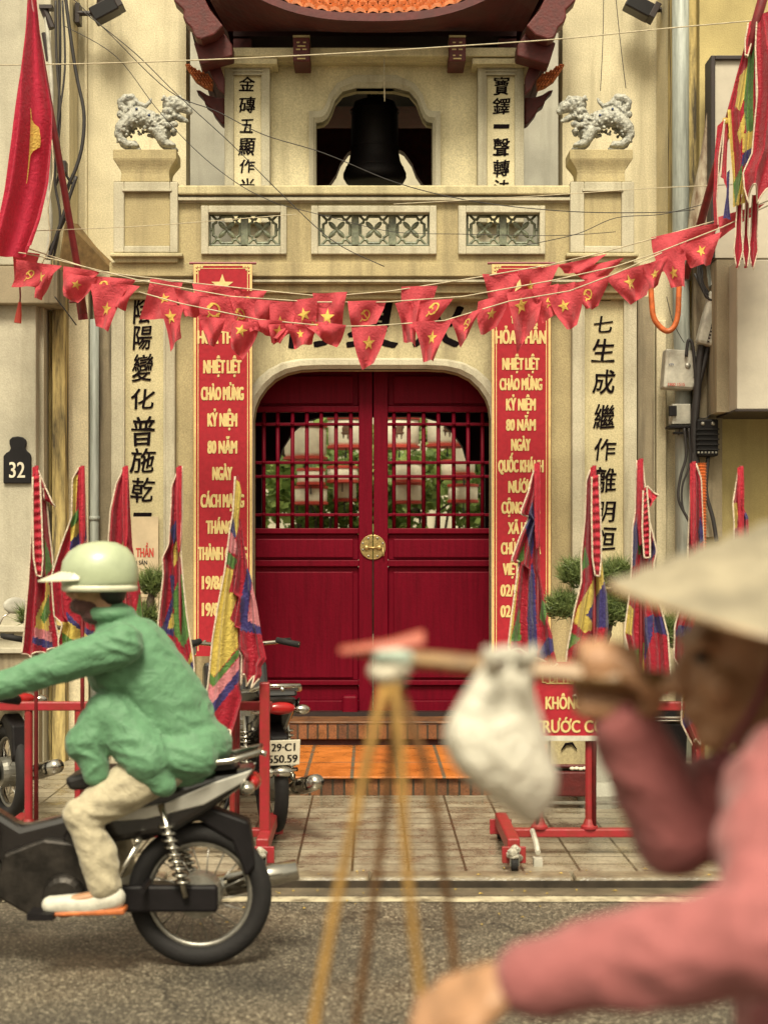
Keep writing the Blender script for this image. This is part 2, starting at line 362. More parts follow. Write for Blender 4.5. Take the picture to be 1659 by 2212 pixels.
# edge line follows the kerb with a slightly uneven hand-painted edge
mb=MB(); n=160
vs=[];fs=[]
for i in range(n+1):
    x=-9+18*i/n
    a=.012*noise.noise(Vector((x*3,0,0)));b_=.012*noise.noise(Vector((x*3,9,0)))
    vs+=[(x,7.485+a,.004),(x,7.60+b_,.004)]
for i in range(n): fs.append((2*i,2*i+2,2*i+3,2*i+1))
struct(mb.add(vs,fs).build('road_edge_line',M['line']))
struct(MB().box(-60,60,7.632,7.80,-.03,.003).build('gutter',M['concrete']))
kb=MB(); x=-9.0
while x<9: kb.box(x,x+.995,7.803,7.96,-.03,GZ+.006); x+=1.0
struct(MB().box(-9,9,7.796,7.8028,-.02,GZ-.012).build('kerb_face',mat('dark_kerb_strip',(.045,.033,.022),.4,.3,9)))  # thin, very dark strip over the front of the kerb
struct(kb.build('kerb',mat('kerb_stone',(.27,.225,.15),.3,.25,7,.3,70,col2=(.10,.075,.05)),bevel=.02))
struct(MB().box(-60,60,7.962,12.9,-.03,GZ).build('pavement',M['pave']))
# ---------------------------------------------------------------- text and marks
_gl={}
def glyph(s,size=1):
    if s in _gl: return _gl[s]
    c=bpy.data.curves.new('lettering','FONT'); c.body=s; c.size=1; c.align_x='CENTER'; c.resolution_u=3
    o=bpy.data.objects.new('lettering',c)
    m=bake(o); bpy.data.objects.remove(o); bpy.data.curves.remove(c)
    vs=[(v.co.x,v.co.y) for v in m.vertices]; fs=[tuple(p.vertices) for p in m.polygons]; bpy.data.meshes.remove(m)
    _gl[s]=(vs,fs); return _gl[s]
def put(mb,s,cx,cy,w,h,Y,bold=.03,fitcap=True,skew=0,wob=0,fn=None):
    """lettering centred on survey point (cx,cy), w wide, capitals h high (survey units) on the plane at depth Y"""
    if 'Ớ' in s:                                  # drawn as an accented O with its horn added
        pre=s[:s.index('Ớ')]+'Ó'; vs,fs=glyph(s.replace('Ớ','Ó')); vs,fs=list(vs),list(fs); pv=[a for a,_ in glyph(pre)[0]]
        xr=min(a for a,_ in vs)+max(pv)-min(pv); n=len(vs)
        vs+=[(xr-.10,.60),(xr-.02,.55),(xr+.05,.66),(xr+.06,.79),(xr-.01,.79),(xr-.02,.70)]; fs.append(tuple(range(n,n+6)))
    else: vs,fs=glyph(s)
    xs=[a for a,_ in vs]; ys=[b for _,b in vs]
    if fitcap: y0,y1=0,.727
    else: y0,y1=min(ys),max(ys)
    x0,x1=min(xs),max(xs); k=Y/F
    sx=(w/(x1-x0) if w else h/(y1-y0))*k; sy=h/(y1-y0)*k
    C=P(cx,cy,Y); j=0
    off=[(0,0)]
    if bold: off=[(a*bold,b*bold) for a,b in ((0,0),(1,0),(-1,0),(.5,.5),(-.5,-.5),(.5,-.5),(-.5,.5),(1.0,.5),(-1.0,-.5))]
    for dx,dy in off:
        out=[]
        for a,b in vs:
            u=(a-(x0+x1)/2)*sx+dx*h*k; q=(b-(y0+y1)/2)*sy+dy*h*k
            if wob:
                u+=wob*h*k*noise.noise(Vector((a*2.3,b*2.3,cx*.1))); q+=wob*h*k*noise.noise(Vector((a*2.3,b*2.3,7+cx*.1)))
            u+=skew*q
            out.append((C.x+u,Y-.0025-.00025*j,C.z+q))
        mb.add(out,fs); j+=1
    return mb
STAR=[]
for i in range(10):
    a=math.pi/2+i*math.pi/5; r=.5 if i%2==0 else .2
    STAR.append((r*math.cos(a),r*math.sin(a)))
def star_tris():
    vs=[(0,0)]+STAR+[(a*.5,b*.5) for a,b in STAR]; fs=[]
    for i in range(10):
        j=(i+1)%10; fs.append((0,11+i,11+j)); fs.append((11+i,1+i,1+j,11+j))
    return vs,fs
def sickle_tris():
    vs=[];fs=[]
    n=14
    for i in range(n+1):
        t=i/n; a=R(125)-R(285)*t; r1=.40; th=.03+.12*math.sin(math.pi*min(1,t*1.05))**.8
        vs+=[((r1)*math.cos(a),(r1)*math.sin(a)),((r1-th)*math.cos(a)+.03,(r1-th)*math.sin(a))]
    fs+=[(2*i,2*i+1,2*i+3,2*i+2) for i in range(n)]
    def quad(cx,cy,l,w,ang):
        c,s=math.cos(ang),math.sin(ang); b=len(vs)
        for u,v in ((-l,-w),(l,-w),(l,w),(-l,w)): vs.append((cx+u*c-v*s,cy+u*s+v*c))
        fs.append((b,b+1,b+2,b+3))
    quad(-.36,-.36,.15,.05,R(225)); quad(.02,-.04,.40,.05,R(-45)); quad(-.22,.20,.20,.085,R(45))
    return vs,fs
# houses across the street, behind the camera: they shade the low sky as the real street does
oh=thing('opposite_house','plain cream house row across the street behind the viewer','house',(0,-7,0))
MB().box(-16,16,-7.6,-7,-.03,4.6).build('wall',M['house'],oh)
for i in range(9):
    MB().box(-14+i*3.2,-12.4+i*3.2,-7.05,-6.95,.9,3.2).build('window',M['frame'],oh)
# ---------------------------------------------------------------- temple gate
YW=12.3
gate=thing('temple_gate','cream temple gate with Chinese inscriptions, arched red doorway and balcony balustrade','temple gate',(0,YW,GZ))
G=MB()
arch=[(548,1600),(548,905),(552,880),(560,860),(575,838),(595,819),(620,806),(650,799),(690,797),(920,797),(960,799),(990,806),(1015,819),(1035,838),(1050,860),(1057,880),(1060,905),(1060,1600)]
def cpts(seq): return [(X(a,YW),Z(b,YW)) for a,b in seq]
# one continuous front wall with its doorway
G.pprism([(250,640),(250,1700),(548,1700)]+arch[1:-1]+[(1060,1700),(1365,1700),(1365,640)],YW,YW+.17)
G.build('wall',M['cream'],gate,recalc=True)
A=MB()   # white moulding round the arch, a swept strip of real depth
outer=[(520,1600),(520,905),(526,868),(538,842),(556,818),(580,797),(610,782),(645,775),(690,773),(920,773),(965,775),(1000,782),(1030,797),(1054,818),(1072,842),(1084,868),(1090,905),(1090,1600)]
rings=[]
for (a,b),(c,d) in zip(arch,outer):
    a2,b2=lerp(a,c,.35),lerp(b,d,.35)
    rings.append([P(a,b,YW)+Vector((0,.06,0)),Vector((X(a,YW),YW-.012,Z(b,YW))),Vector((X(a2,YW),YW-.035,Z(b2,YW))),Vector((X(lerp(a,c,.8),YW),YW-.03,Z(lerp(b,d,.8),YW))),Vector((X(c,YW),YW-.004,Z(d,YW))),P(c,d,YW)+Vector((0,.05,0))])
A.loft(rings,cap=True); A.build('arch_moulding',M['white'],gate)
# pilasters with sunk inscription panels
def pilaster(a,b,ia,ib,top,bot,Y,name='pilaster',itop=None):
    itop=itop or top+22
    o=MB().pbox(a,ia,top,bot,Y,Y+.12).pbox(ib,b,top,bot,Y,Y+.12).pbox(ia,ib,top,itop,Y,Y+.12).build(name,M['white'],gate,bevel=.008)
    MB().pbox(ia,ib,itop,bot,Y+.028,Y+.121).build('inscription_panel',M['cream'],o)
    MB().pbox(ia-4,ia,itop,bot,Y-.008,Y+.03).pbox(ib,ib+4,itop,bot,Y-.008,Y+.03).pbox(ia-4,ib+4,itop-5,itop,Y-.008,Y+.03).build('panel_bead',M['white'],o,bevel=.003)
    return o
pl=pilaster(240,378,269,353,622,1700,12.16)
pr=pilaster(1236,1376,1263,1348,622,1700,12.16)
# plain ochre strips between pilaster and banner
for _a,_b in ((379,420),(1190,1235)): MB().pbox(_a,_b,640,1700,12.24,12.3).build('side_panel',M['ochre'],gate,bevel=.006)
# cornice under the balcony
def band(mb,a,b,c,d,Y,Y1=YW+.15): mb.pbox(a,b,c,d,Y,Y1)
c=MB()
band(c,236,1382,566,596,12.03); band(c,246,1372,597,603,12.075); band(c,236,1382,604,612,12.045); band(c,246,1372,613,632,12.09); band(c,250,1368,633,645,12.13)
c.build('cornice',M['ochre'],gate,bevel=.006)
MB().pbox(244,1374,596.5,599,12.06,12.1).pbox(236,1382,603.4,608,12.035,12.05).build('cornice_fillet',M['white'],gate)
# balustrade wall with three grille panels
YB=12.05
holes=[(450,606,2),(687,928,3),(1007,1166,2)]
b=MB()
xs=[384]+[v for h in holes for v in h[:2]]+[1232]
for i in range(0,len(xs),2): b.pbox(xs[i],xs[i+1],436,566,YB,YB+.14)
for h in holes: b.pbox(h[0],h[1],436,458,YB,YB+.14).pbox(h[0],h[1],531,566,YB,YB+.14)
b.build('balustrade_wall',M['ochre'],gate)
r=MB(); band(r,384,1232,399,419,11.98,12.24); r.build('balustrade_rail',M['cream'],gate,bevel=.012)
r=MB(); band(r,384,1232,419.5,424,12.03,12.2); band(r,384,1232,424.3,432,12.0,12.2); band(r,384,1232,432.3,437,12.035,12.2); r.build('rail_moulding',M['white'],gate,bevel=.005)
for (h0,h1,n),(f0,f1) in zip(holes,((434,619),(672,943),(990,1178))):
    f=MB()
    f.pbox(f0,h0,443,548,YB-.035,YB+.05).pbox(h1,f1,443,548,YB-.035,YB+.05).pbox(h0,h1,443,458,YB-.035,YB+.05).pbox(h0,h1,531,548,YB-.035,YB+.05)
    fo=f.build('grille_frame',M['white'],gate,bevel=.006)
    g=MB(); k=YB/F; yg=YB+.055
    cells=n; wd=(h1-h0)
    ph=66; cw=62
    gap=(wd-n*cw)/(n)
    for i in range(n):
        cx=h0+(i+.5)*wd/n; cy=494.5
        C=P(cx,cy,yg); s=k
        def T(u,v): return (C.x+u*s,yg+.02,C.z-v*s)
        # square ring with indented corners
        ring=[(-12,-29),(12,-29),(16,-22),(22,-22),(22,-16),(29,-12),(29,12),(22,16),(22,22),(16,22),(12,29),(-12,29),(-16,22),(-22,22),(-22,16),(-29,12),(-29,-12),(-22,-16),(-22,-22),(-16,-22),(-12,-29)]
        g.tube([T(u,v) for u,v in ring],.013,6)
        for a in (45,135):
            ca,sa=math.cos(R(a)),math.sin(R(a))
            for sg in (1,-1): g.tube([T(0,0),T(sg*11*ca,sg*11*sa),T(sg*18*ca,sg*18*sa),T(sg*24*ca,sg*24*sa)],[.011,.021,.019,.009],6)
        g.ball(T(0,0),(.017,.017,.017),8,6)
        for a in (0,90,180,270):
            ca,sa=math.cos(R(a)),math.sin(R(a)); g.tube([T(28*ca,28*sa),T(36*ca,36*sa)],.013,6)
        for e in (-1,1):
            for t in (-1,1): g.tube([T(e*22,t*22),T(e*33,t*33)],.011,6)
    for i in range(1,n):
        cx=h0+i*wd/n; g.pbox(cx-8,cx+8,458,531,yg,yg+.045)
    g.pbox(h0,h1,458,463,yg,yg+.04).pbox(h0,h1,527,531,yg,yg+.04).pbox(h0,h0+5,463,527,yg,yg+.04).pbox(h1-5,h1,463,527,yg,yg+.04)
    g.build('grille',M['grille'],fo,bevel=.004)
# corner piers with caps
def pier(a,b,s):
    o=MB()
    ia,ib=a+23,b-17
    if s<0: ia,ib=a+30,b-27
    Y=11.98
    o.pbox(a,ia,391,545,Y,Y+.3).pbox(ib,b,391,545,Y,Y+.3).pbox(ia,ib,391,412,Y,Y+.3).pbox(ia,ib,530,545,Y,Y+.3)
    po=o.build('corner_pier',M['white'],gate,bevel=.008)
    MB().pbox(ia,ib,412,530,Y+.03,Y+.29).build('sunk_panel',M['ochre'],po)
    MB().pbox(ia-4,ib+4,407,412,Y-.01,Y+.03).build('panel_bead',M['frame'] if 0 else M['white'],po,bevel=.003)
    m=(a+b)/2; hw=(b-a)/2; cap=MB()
    prof=[(hw-2,391),(hw-16,390.5),(hw-18,372),(hw-16,364),(hw-12,357),(hw-3,345),(hw-1,341),(hw-1,322)]
    rings=[]
    for w,y in prof:
        wx=w*Y/F; z=Z(y,Y); cx=X(m-2,Y); cy=Y+.15
        d=wx*.52
        rings.append([(cx-wx,cy-d-.03,z),(cx+wx,cy-d-.03,z),(cx+wx,cy+d,z),(cx-wx,cy+d,z)])
    cap.loft(rings); cap.build('pier_cap',M['ochre'],po,bevel=.004)
    MB().pbox(a-8,b+10,545.5,553,Y-.02,Y+.32).pbox(a+2,b,553.3,566,Y+.02,Y+.32).build('pier_base',M['cream'],po,bevel=.006)
    return po
pier(245,384,1); pier(1232,1370,-1)
# inscriptions
t=MB()
for ch,y,w,h in (('陰',668,36,60),('陽',729,38,50),('變',794,40,58),('化',861,50,44),('普',931,48,62),('施',994,50,52),('乾',1058,46,52),('一',1112,38,9)):
    put(t,ch,308,y,w*1.02,h,12.185,.013,False,.10,.07)
t.build('inscription',M['black'],pl)
t=MB()
for ch,y,w,h in (('三',643,34,12),('七',700,42,34),('生',757,50,50),('成',824,48,52),('繼',900,46,52),('作',971,48,46),('離',1037,48,52),('明',1106,40,44),('恒',1164,42,52)):
    put(t,ch,1303+(y-700)*.012,y,w*1.02,h,12.185,.013,False,.10,.07)
t.build('inscription',M['black'],pr)
t=MB()
for ch,x,w,h in (('門',672,82,112),('夏',805,105,112),('火',945,105,112)):
    put(t,ch,x,694,w,h,YW,.03,False,.08,.09)
t.build('name_inscription',M['black'],gate)
# brick steps
st=thing('brick_steps','two terracotta brick steps with grey joints before the red temple doors','steps',(0,11.2,GZ))
x0,x1=X(300,10.4),X(1420,10.4)
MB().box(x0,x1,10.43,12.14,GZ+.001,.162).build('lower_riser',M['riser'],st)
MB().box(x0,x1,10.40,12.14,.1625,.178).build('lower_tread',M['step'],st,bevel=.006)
x0,x1=X(500,12.03),X(1110,12.03)
MB().box(x0,x1,12.07,12.158,.179,.225).build('upper_recess',M['dark'],st)  # shade under the brick nosing, put in as a near-black colour
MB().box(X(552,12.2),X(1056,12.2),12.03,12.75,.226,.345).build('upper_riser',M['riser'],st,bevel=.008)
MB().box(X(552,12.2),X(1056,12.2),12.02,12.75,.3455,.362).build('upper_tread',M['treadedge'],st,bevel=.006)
MB().box(X(552,12.2),X(1056,12.2),12.40,12.75,.363,.395).build('threshold',M['frame'],st)
# ---------------------------------------------------------------- doors
YD=12.52
door=thing('double_door','crimson double door with barred upper lights and round brass lock plate','door',(0,YD,.36))
def leaf(sg):
    m=806
    def q(a): return a if sg<0 else a
    if sg<0: L_,Rr,i0,i1=540,804.6,548,775
    else: L_,Rr,i0,i1=807.2,1070,838,1066
    top,bot=786,1547
    o=MB()
    o.pbox(i1 if sg<0 else L_, Rr if sg<0 else i0, top,bot,YD,YD+.06)               # meeting stile
    o.pbox(L_ if sg<0 else i1, i0 if sg<0 else Rr, top,bot,YD,YD+.06)               # hanging stile
    for a,b_ in ((top,800),(877,890),(1141,1153),(1210,1224),(1470,1481),(1514,1547)): o.pbox(i0,i1,a,b_,YD+.001,YD+.06)
    lo=o.build('door_leaf',M['door'],door,bevel=.006)
    p=MB()
    for a,b_ in ((800,877),(1153,1210),(1224,1470),(1481,1514)):
        p.pbox(i0,i1,a,b_,YD+.035,YD+.055)
        ins=8
        xa=i0+(ins if sg>0 else 0); xb=i1-(ins if sg<0 else 0)
        if b_-a>40: p.pbox(xa+4,xb-4,a+11,b_-5,YD+.018,YD+.036)
    p.build('door_panel',M['door'],lo,bevel=.008)
    bar=MB()
    xs=(570,600,632,663,694,726,758) if sg<0 else (851,883,915,947,980,1011,1042)
    for x in xs: bar.tube([P(x,888,YD+.03),P(x,1142,YD+.03)],.0155,8)
    bar.build('vertical_bars',M['door'],lo,smooth=True)
    bar=MB()
    for y in (916,999,1029,1112):
        bar.pbox(i0,i1,y-3.2,y+3.2,YD+.006,YD+.05)
        for x in xs: bar.ball(P(x,y,YD+.02),(.019,.03,.019),8,6)
    bar.build('horizontal_bars',M['door'],lo,bevel=.004)
leaf(-1); leaf(1)
lk=MB(); c=P(805.5,1182,YD); r=.097
for sg in (-1,1):
    pts=[(c.x+sg*.003,c.z-r)]+[(c.x+sg*(.003+r*math.sin(math.pi*i/16)),c.z-r*math.cos(math.pi*i/16)) for i in range(1,16)]+[(c.x+sg*.003,c.z+r)]
    lk.prism(pts,YD-.012,YD-.001)
lo=lk.build('lock_plate',M['brass'],door,bevel=.003)
k=MB()
for dx in (-.035,.035):
    for dz in (-.07,.07): k.ball((c.x+dx,YD-.014,c.z+dz),(.009,.006,.009),8,6)
for dx in (-.078,.078):
    for dz in (-.02,.03): k.ball((c.x+dx,YD-.014,c.z+dz),(.009,.006,.009),8,6)
k.build('stud',M['steel'],lo,smooth=True)
MB().tube([(c.x-.05,YD-.022,c.z-.005),(c.x+.05,YD-.022,c.z-.005)],.008,8).ball((c.x-.05,YD-.02,c.z-.005),(.02,.01,.018)).ball((c.x+.05,YD-.02,c.z-.005),(.02,.01,.018)).tube([(c.x+.075,YD-.02,c.z+.0),(c.x+.083,YD-.024,c.z-.05),(c.x+.085,YD-.024,c.z-.07)],[.005,.006,.009],8).build('latch_bar',M['brass'],lo,smooth=True)
MB().pbox(739,773,1503,1556,YD-.11,YD-.002).build('door_stop',M['door'],door,bevel=.02)
# passage behind the doors: dark walls and an arched rear opening
YR=14.0
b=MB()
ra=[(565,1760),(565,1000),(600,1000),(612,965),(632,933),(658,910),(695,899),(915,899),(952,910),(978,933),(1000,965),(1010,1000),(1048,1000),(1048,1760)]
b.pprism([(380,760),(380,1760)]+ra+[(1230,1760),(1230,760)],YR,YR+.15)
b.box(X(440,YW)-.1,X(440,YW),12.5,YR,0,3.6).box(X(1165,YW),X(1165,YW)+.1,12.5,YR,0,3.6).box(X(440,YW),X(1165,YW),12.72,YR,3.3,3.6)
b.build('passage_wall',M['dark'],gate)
MB().pprism([(300,610),(300,1760)]+ra+[(1310,1760),(1310,610)],YR+.152,YR+.25).build('rear_bounce_wall',M['cream'],gate)  # unseen cream rear face, added to bounce light into the courtyard
struct(MB().box(-6,6,12.905,60,-.03,.3).build('courtyard_floor',M['pave']))
# ---------------------------------------------------------------- bell tower
YT=13.1
tower=thing('bell_tower','cream bell tower with curved tiled roof and scalloped bell opening above the gate','bell tower',(0,14.4,3.6))
op=[(683,480),(683,266),(698,263),(708,255),(716,239),(724,217),(740,198),(770,190),(851,190),(884,198),(900,217),(908,239),(914,254),(922,263),(934,266),(934,480)]
MB().pprism([(500,132),(500,480)]+op+[(1120,480),(1120,132)],YT,YT+.16).build('wall',M['tower'],tower)
oo=[(668,480),(668,242),(690,242),(699,238),(705,226),(711,206),(728,182),(765,164),(856,164),(895,182),(913,206),(918,226),(924,238),(932,242),(951,242),(951,480)]
rings=[]
oi=[op[0],op[1],op[2],op[3],op[4],op[5],op[6],op[7],op[8],op[9],op[10],op[11],op[12],op[13],op[14],op[15]]
for (a,b),(c,d) in zip(oi,oo):
    rings.append([P(a,b,YT)+Vector((0,.08,0)),Vector((X(a,YT),YT-.02,Z(b,YT))),Vector((X(lerp(a,c,.4),YT),YT-.05,Z(lerp(b,d,.4),YT))),Vector((X(c,YT),YT-.045,Z(d,YT))),P(c,d,YT)+Vector((0,.02,0))])
MB().loft(rings).build('opening_trim',M['white'],tower)
tc_=[]
for a,b,ia,ib in ((485,583,505,564),(1032,1132,1052,1112)):
    o=MB().pbox(a,ia,142,480,YT-.14,YT+.3).pbox(ib,b,142,480,YT-.14,YT+.3).pbox(ia,ib,142,160,YT-.14,YT+.3).build('pilaster',M['white'],tower,bevel=.008)
    MB().pbox(ia,ib,160,480,YT-.11,YT+.29).build('inscription_panel',M['tower'],o)
    MB().pbox(ia-5,ib+5,150,153,YT-.152,YT-.12).pbox(ia-3,ib+3,158,160.5,YT-.148,YT-.1).build('panel_bead',M['white'],o)
    MB().pbox(a-12,b+16,124,137,YT-.22,YT+.35).pbox(a-4,b+6,137.3,142.3,YT-.18,YT+.32).build('capital',M['tower'],o,bevel=.008)
    tc_.append(o)
MB().pbox(500,1130,101,120,YT-.24,YT+.3).pbox(508,1122,120.4,132,YT-.12,YT+.2).build('top_beam',M['tower'],tower,bevel=.008)
t=MB()
for ch,y,w,h in (('金',180,34,32),('磚',226,34,36),('五',271,28,30),('顯',316,34,38),('作',358,32,30),('光',400,32,32)): put(t,ch,534,y,w,h,YT-.11,.022,False,.08,.07)
t.build('inscription',M['black'],tc_[0])
t=MB()
for ch,y,w,h in (('寶',185,32,40),('鐸',229,36,36),('一',272,34,9),('聲',318,34,40),('轉',363,34,36),('法',404,32,32)): put(t,ch,1083,y,w,h,YT-.11,.022,False,.08,.07)
t.build('inscription',M['black'],tc_[1])
YTB=14.9
ro=[(690,480),(690,410),(712,396),(726,376),(735,352),(752,328),(775,315),(850,315),(873,328),(890,352),(899,376),(913,396),(935,410),(935,480)]
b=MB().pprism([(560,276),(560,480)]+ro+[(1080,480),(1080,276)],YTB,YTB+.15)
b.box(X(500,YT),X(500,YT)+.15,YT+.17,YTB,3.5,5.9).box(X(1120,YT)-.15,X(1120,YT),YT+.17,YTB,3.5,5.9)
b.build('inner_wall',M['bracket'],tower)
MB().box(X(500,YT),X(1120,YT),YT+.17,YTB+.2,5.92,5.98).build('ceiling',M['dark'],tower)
MB().box(X(500,YT)-.2,X(1120,YT)+.2,12.4,16,3.3,3.55).build('floor_slab',M['grey'],tower)
MB().pbox(500,1120,404,640,YT-.03,YT+.2).build('low_wall',M['white'],tower)
# upturned hip roof
xe=1.47; ye0,ye1=12.36,16.45; ym=(ye0+ye1)/2; xc=X(806,13.7)
zmid=Z(30,ye0)
def lift(t): return .62*abs(t)**2.6                       # eave rises to the corners
def eave(side,t):                                          # t in -1..1
    if side=='f': return Vector((xc+xe*t,ye0-.10*abs(t)**3,zmid+lift(t)))
    if side=='b': return Vector((xc-xe*t,ye1+.10*abs(t)**3,zmid+lift(t)))
    if side=='l': return Vector((xc-xe-.10*abs(t)**3,lerp(ye1,ye0,(t+1)/2),zmid+lift(t)))
    return Vector((xc+xe+.10*abs(t)**3,lerp(ye0,ye1,(t+1)/2),zmid+lift(t)))
def top(side,t):
    if side=='f': return Vector((xc+.55*t,ym-.02,zmid+1.75))
    if side=='b': return Vector((xc-.55*t,ym+.02,zmid+1.75))
    if side=='l': return Vector((xc-.55,ym,zmid+1.75))
    return Vector((xc+.55,ym,zmid+1.75))
def roofpt(side,t,s):
    e=eave(side,t); q=top(side,t); p=e.lerp(q,s); p.z-=.32*math.sin(math.pi*s)*(1-s*.3); return p
tl=MB(); ux=MB()
for side in 'flrb':
    nc=30; nr=16
    for j in range(nr):
        s0=j/nr; s1=(j+1.25)/nr
        for i in range(nc):
            t0=-1+2*i/nc+ (0 if j%2 else 1/nc); t1=t0+2/nc*.94
            if t1>1.01: continue
            a,b_,c_,d_=roofpt(side,t0,s0),roofpt(side,t1,s0),roofpt(side,t1,min(1,s1)),roofpt(side,t0,min(1,s1))
            m0=roofpt(side,(t0+t1)/2,max(0,s0-.018)) ; m1=roofpt(side,(t0+t1)/2,min(1,s1))
            up=Vector((0,0,.045)); lo_=Vector((0,0,.012)); th=Vector((0,0,-.03))
            q1=a+(b_-a)*.18+up; q2=a+(b_-a)*.82+up; m0=m0+up*1.25
            tl.add([a+lo_,q1,m0,q2,b_+lo_,c_+Vector((0,0,.006)),m1+Vector((0,0,.012)),d_+Vector((0,0,.006)),a+th+lo_,q1+th,m0+th,q2+th,b_+th+lo_],
                [(0,1,2,6,7),(2,3,4,5,6),(0,8,9,1),(1,9,10,2),(2,10,11,3),(3,11,12,4)])
    ux.grid(lambda u,v:roofpt(side,-1+2*u,v)+Vector((0,0,-.02)),30,12)
tl.build('roof_tiles',M['tile'],tower)
ux.build('roof_deck',M['roofred'],tower)
sf=MB()
def wallpt(side,t):
    x0,x1,y0,y1=X(495,YT),X(1125,YT),YT-.16,YTB+.1; z=Z(80,YT)
    if side=='f': return Vector((lerp(x0,x1,(t+1)/2),y0,z))
    if side=='b': return Vector((lerp(x1,x0,(t+1)/2),y1,z))
    if side=='l': return Vector((x0,lerp(y1,y0,(t+1)/2),z))
    return Vector((x1,lerp(y0,y1,(t+1)/2),z))
for side in 'flrb':
    def f(u,v,side=side):
        t=-1+2*u; e=eave(side,t)+Vector((0,0,-.03)); w=wallpt(side,t); p=e.lerp(w,v); p.z-=.05*math.sin(math.pi*v); return p
    sf.grid(f,30,8)
sf.build('soffit',M['roofred'],tower)
fb=MB()
for side in 'flrb':
    rings=[]
    for i in range(31):
        p=eave(side,-1+2*i/30); inn=(Vector((xc,ym,p.z))-p).normalized()
        rings.append([p+Vector((0,0,.012)),p+Vector((0,0,-.05)),p+inn*.05+Vector((0,0,-.05)),p+inn*.05+Vector((0,0,.0))])
    fb.loft(rings)
fb.build('eave_board',M['roofred'],tower)
def c6(pts): return [(360.6+a*.2174,b*.2174) for a,b in pts]
def mir(pts,c=809.5): return [(2*c-a,b) for a,b in pts]
B1=c6([(30,-120),(70,0),(120,50),(165,90),(160,160),(185,215),(235,260),(250,290),(260,330),(290,370),(340,385),(470,340),(560,250),(430,90),(330,-120)])
B2=c6([(265,415),(335,640),(430,610),(650,550),(650,440),(570,320),(340,390)])
B3=c6([(390,640),(510,590),(570,760),(570,930),(510,880)])
B4=c6([(285,885),(330,890),(400,935),(480,960),(575,960),(575,1225),(540,1220),(460,1120),(440,1070),(380,1030),(360,960)])
T1=c6([(185,650),(215,625),(300,690),(410,735),(455,790),(445,875),(370,852),(280,790)])
for fl in (0,1):
    g=(lambda p:mir(p)) if fl else (lambda p:p)
    o=MB().pprism(g(B1),12.42,12.60).build('hip_rafter',M['bracket'],tower,bevel=.012)
    MB().pprism(g(B2),12.61,12.82).build('bracket_block',M['bracket'],tower,bevel=.012)
    MB().pprism(g(B3),12.835,12.9).build('strut',M['roofred'],tower,bevel=.01)
    MB().pprism(g(B4),13.12,13.28).build('carved_bracket',M['bracket'],tower,bevel=.014)
    q=MB()
    poly=g(T1); q.pprism(poly,12.93,13.02)
    xs_=[p[0] for p in poly]; ys_=[p[1] for p in poly]; j=0; y=min(ys_)
    while y<max(ys_):
        x=min(xs_)+(2.6 if j%2 else 0)
        while x<max(xs_):
            r_=False
            for (x0,y0),(x1,y1) in zip(poly,poly[1:]+poly[:1]):
                if (y0>y)!=(y1>y) and x<(x1-x0)*(y-y0)/(y1-y0)+x0: r_=not r_
            if r_: q.ball(P(x,y,12.92-.01*j%.03),(.013,.03,.010),6,5,Matrix.Rotation(R(-35 if fl else 35),3,'Y'))
            x+=6.0
        y+=4.2; j+=1
    q.build('lower_eave_tiles',M['tile'],tower)
for x in (651,988):
    o=MB().pbox(x-18,x+18,79,131,12.72,13.05).build('beam_end',M['bracket'],tower,bevel=.008)
    q=MB().pbox(x-18,x+18,74.5,78.8,12.71,13.04)
    q.build('beam_cap',M['ochre'],o)
    t=MB()
    for yy,ws in ((90,(5,5)),(98,(14,)),(105,(7,7)),(118,(4,4)),(125,(14,))):
        for n,w in enumerate(ws):
            cx=x+(0 if len(ws)==1 else (-7 if n==0 else 7)); t.pbox(cx-w/1.6,cx+w/1.6,yy-1.2,yy+1.2,12.712,12.73)
    t.build('carving',M['gold'],o)
# bell
bc=(X(809.5,13.95),13.95,0); pr_=[]
for px,py in ((8,214),(30,216),(44,222),(50,240),(51,275),(51,310),(52,330),(56,350),(64,366),(68,374),(68,384),(62,394),(50,396)):
    pr_.append((px*13.95/F,Z(py,13.95)))
bell=thing('bronze_bell','large dark bronze bell hanging in the scalloped tower opening','bell',(bc[0],13.95,Z(396,13.95)))
MB().lathe(pr_,bc,32).build('bell_body',M['bell'],bell,smooth=True)
q=MB()
for py in (240,320,362): q.lathe([((53 if py<350 else 61)*13.95/F,Z(py,13.95)-.008),((54.5 if py<350 else 63)*13.95/F,Z(py,13.95)),((53 if py<350 else 61)*13.95/F,Z(py,13.95)+.008)],bc,32,cap=False)
q.build('raised_band',M['bell'],bell,smooth=True)
MB().torus((bc[0],13.95,Z(206,13.95)),.05,.018,'y').tube([(bc[0],13.95,Z(208,13.95)),(bc[0],13.95,5.95)],.03).box(bc[0]-1,bc[0]+1,14.43,13.957,Z(196,13.95),Z(176,13.95)).build('hanger',M['bell'],bell)
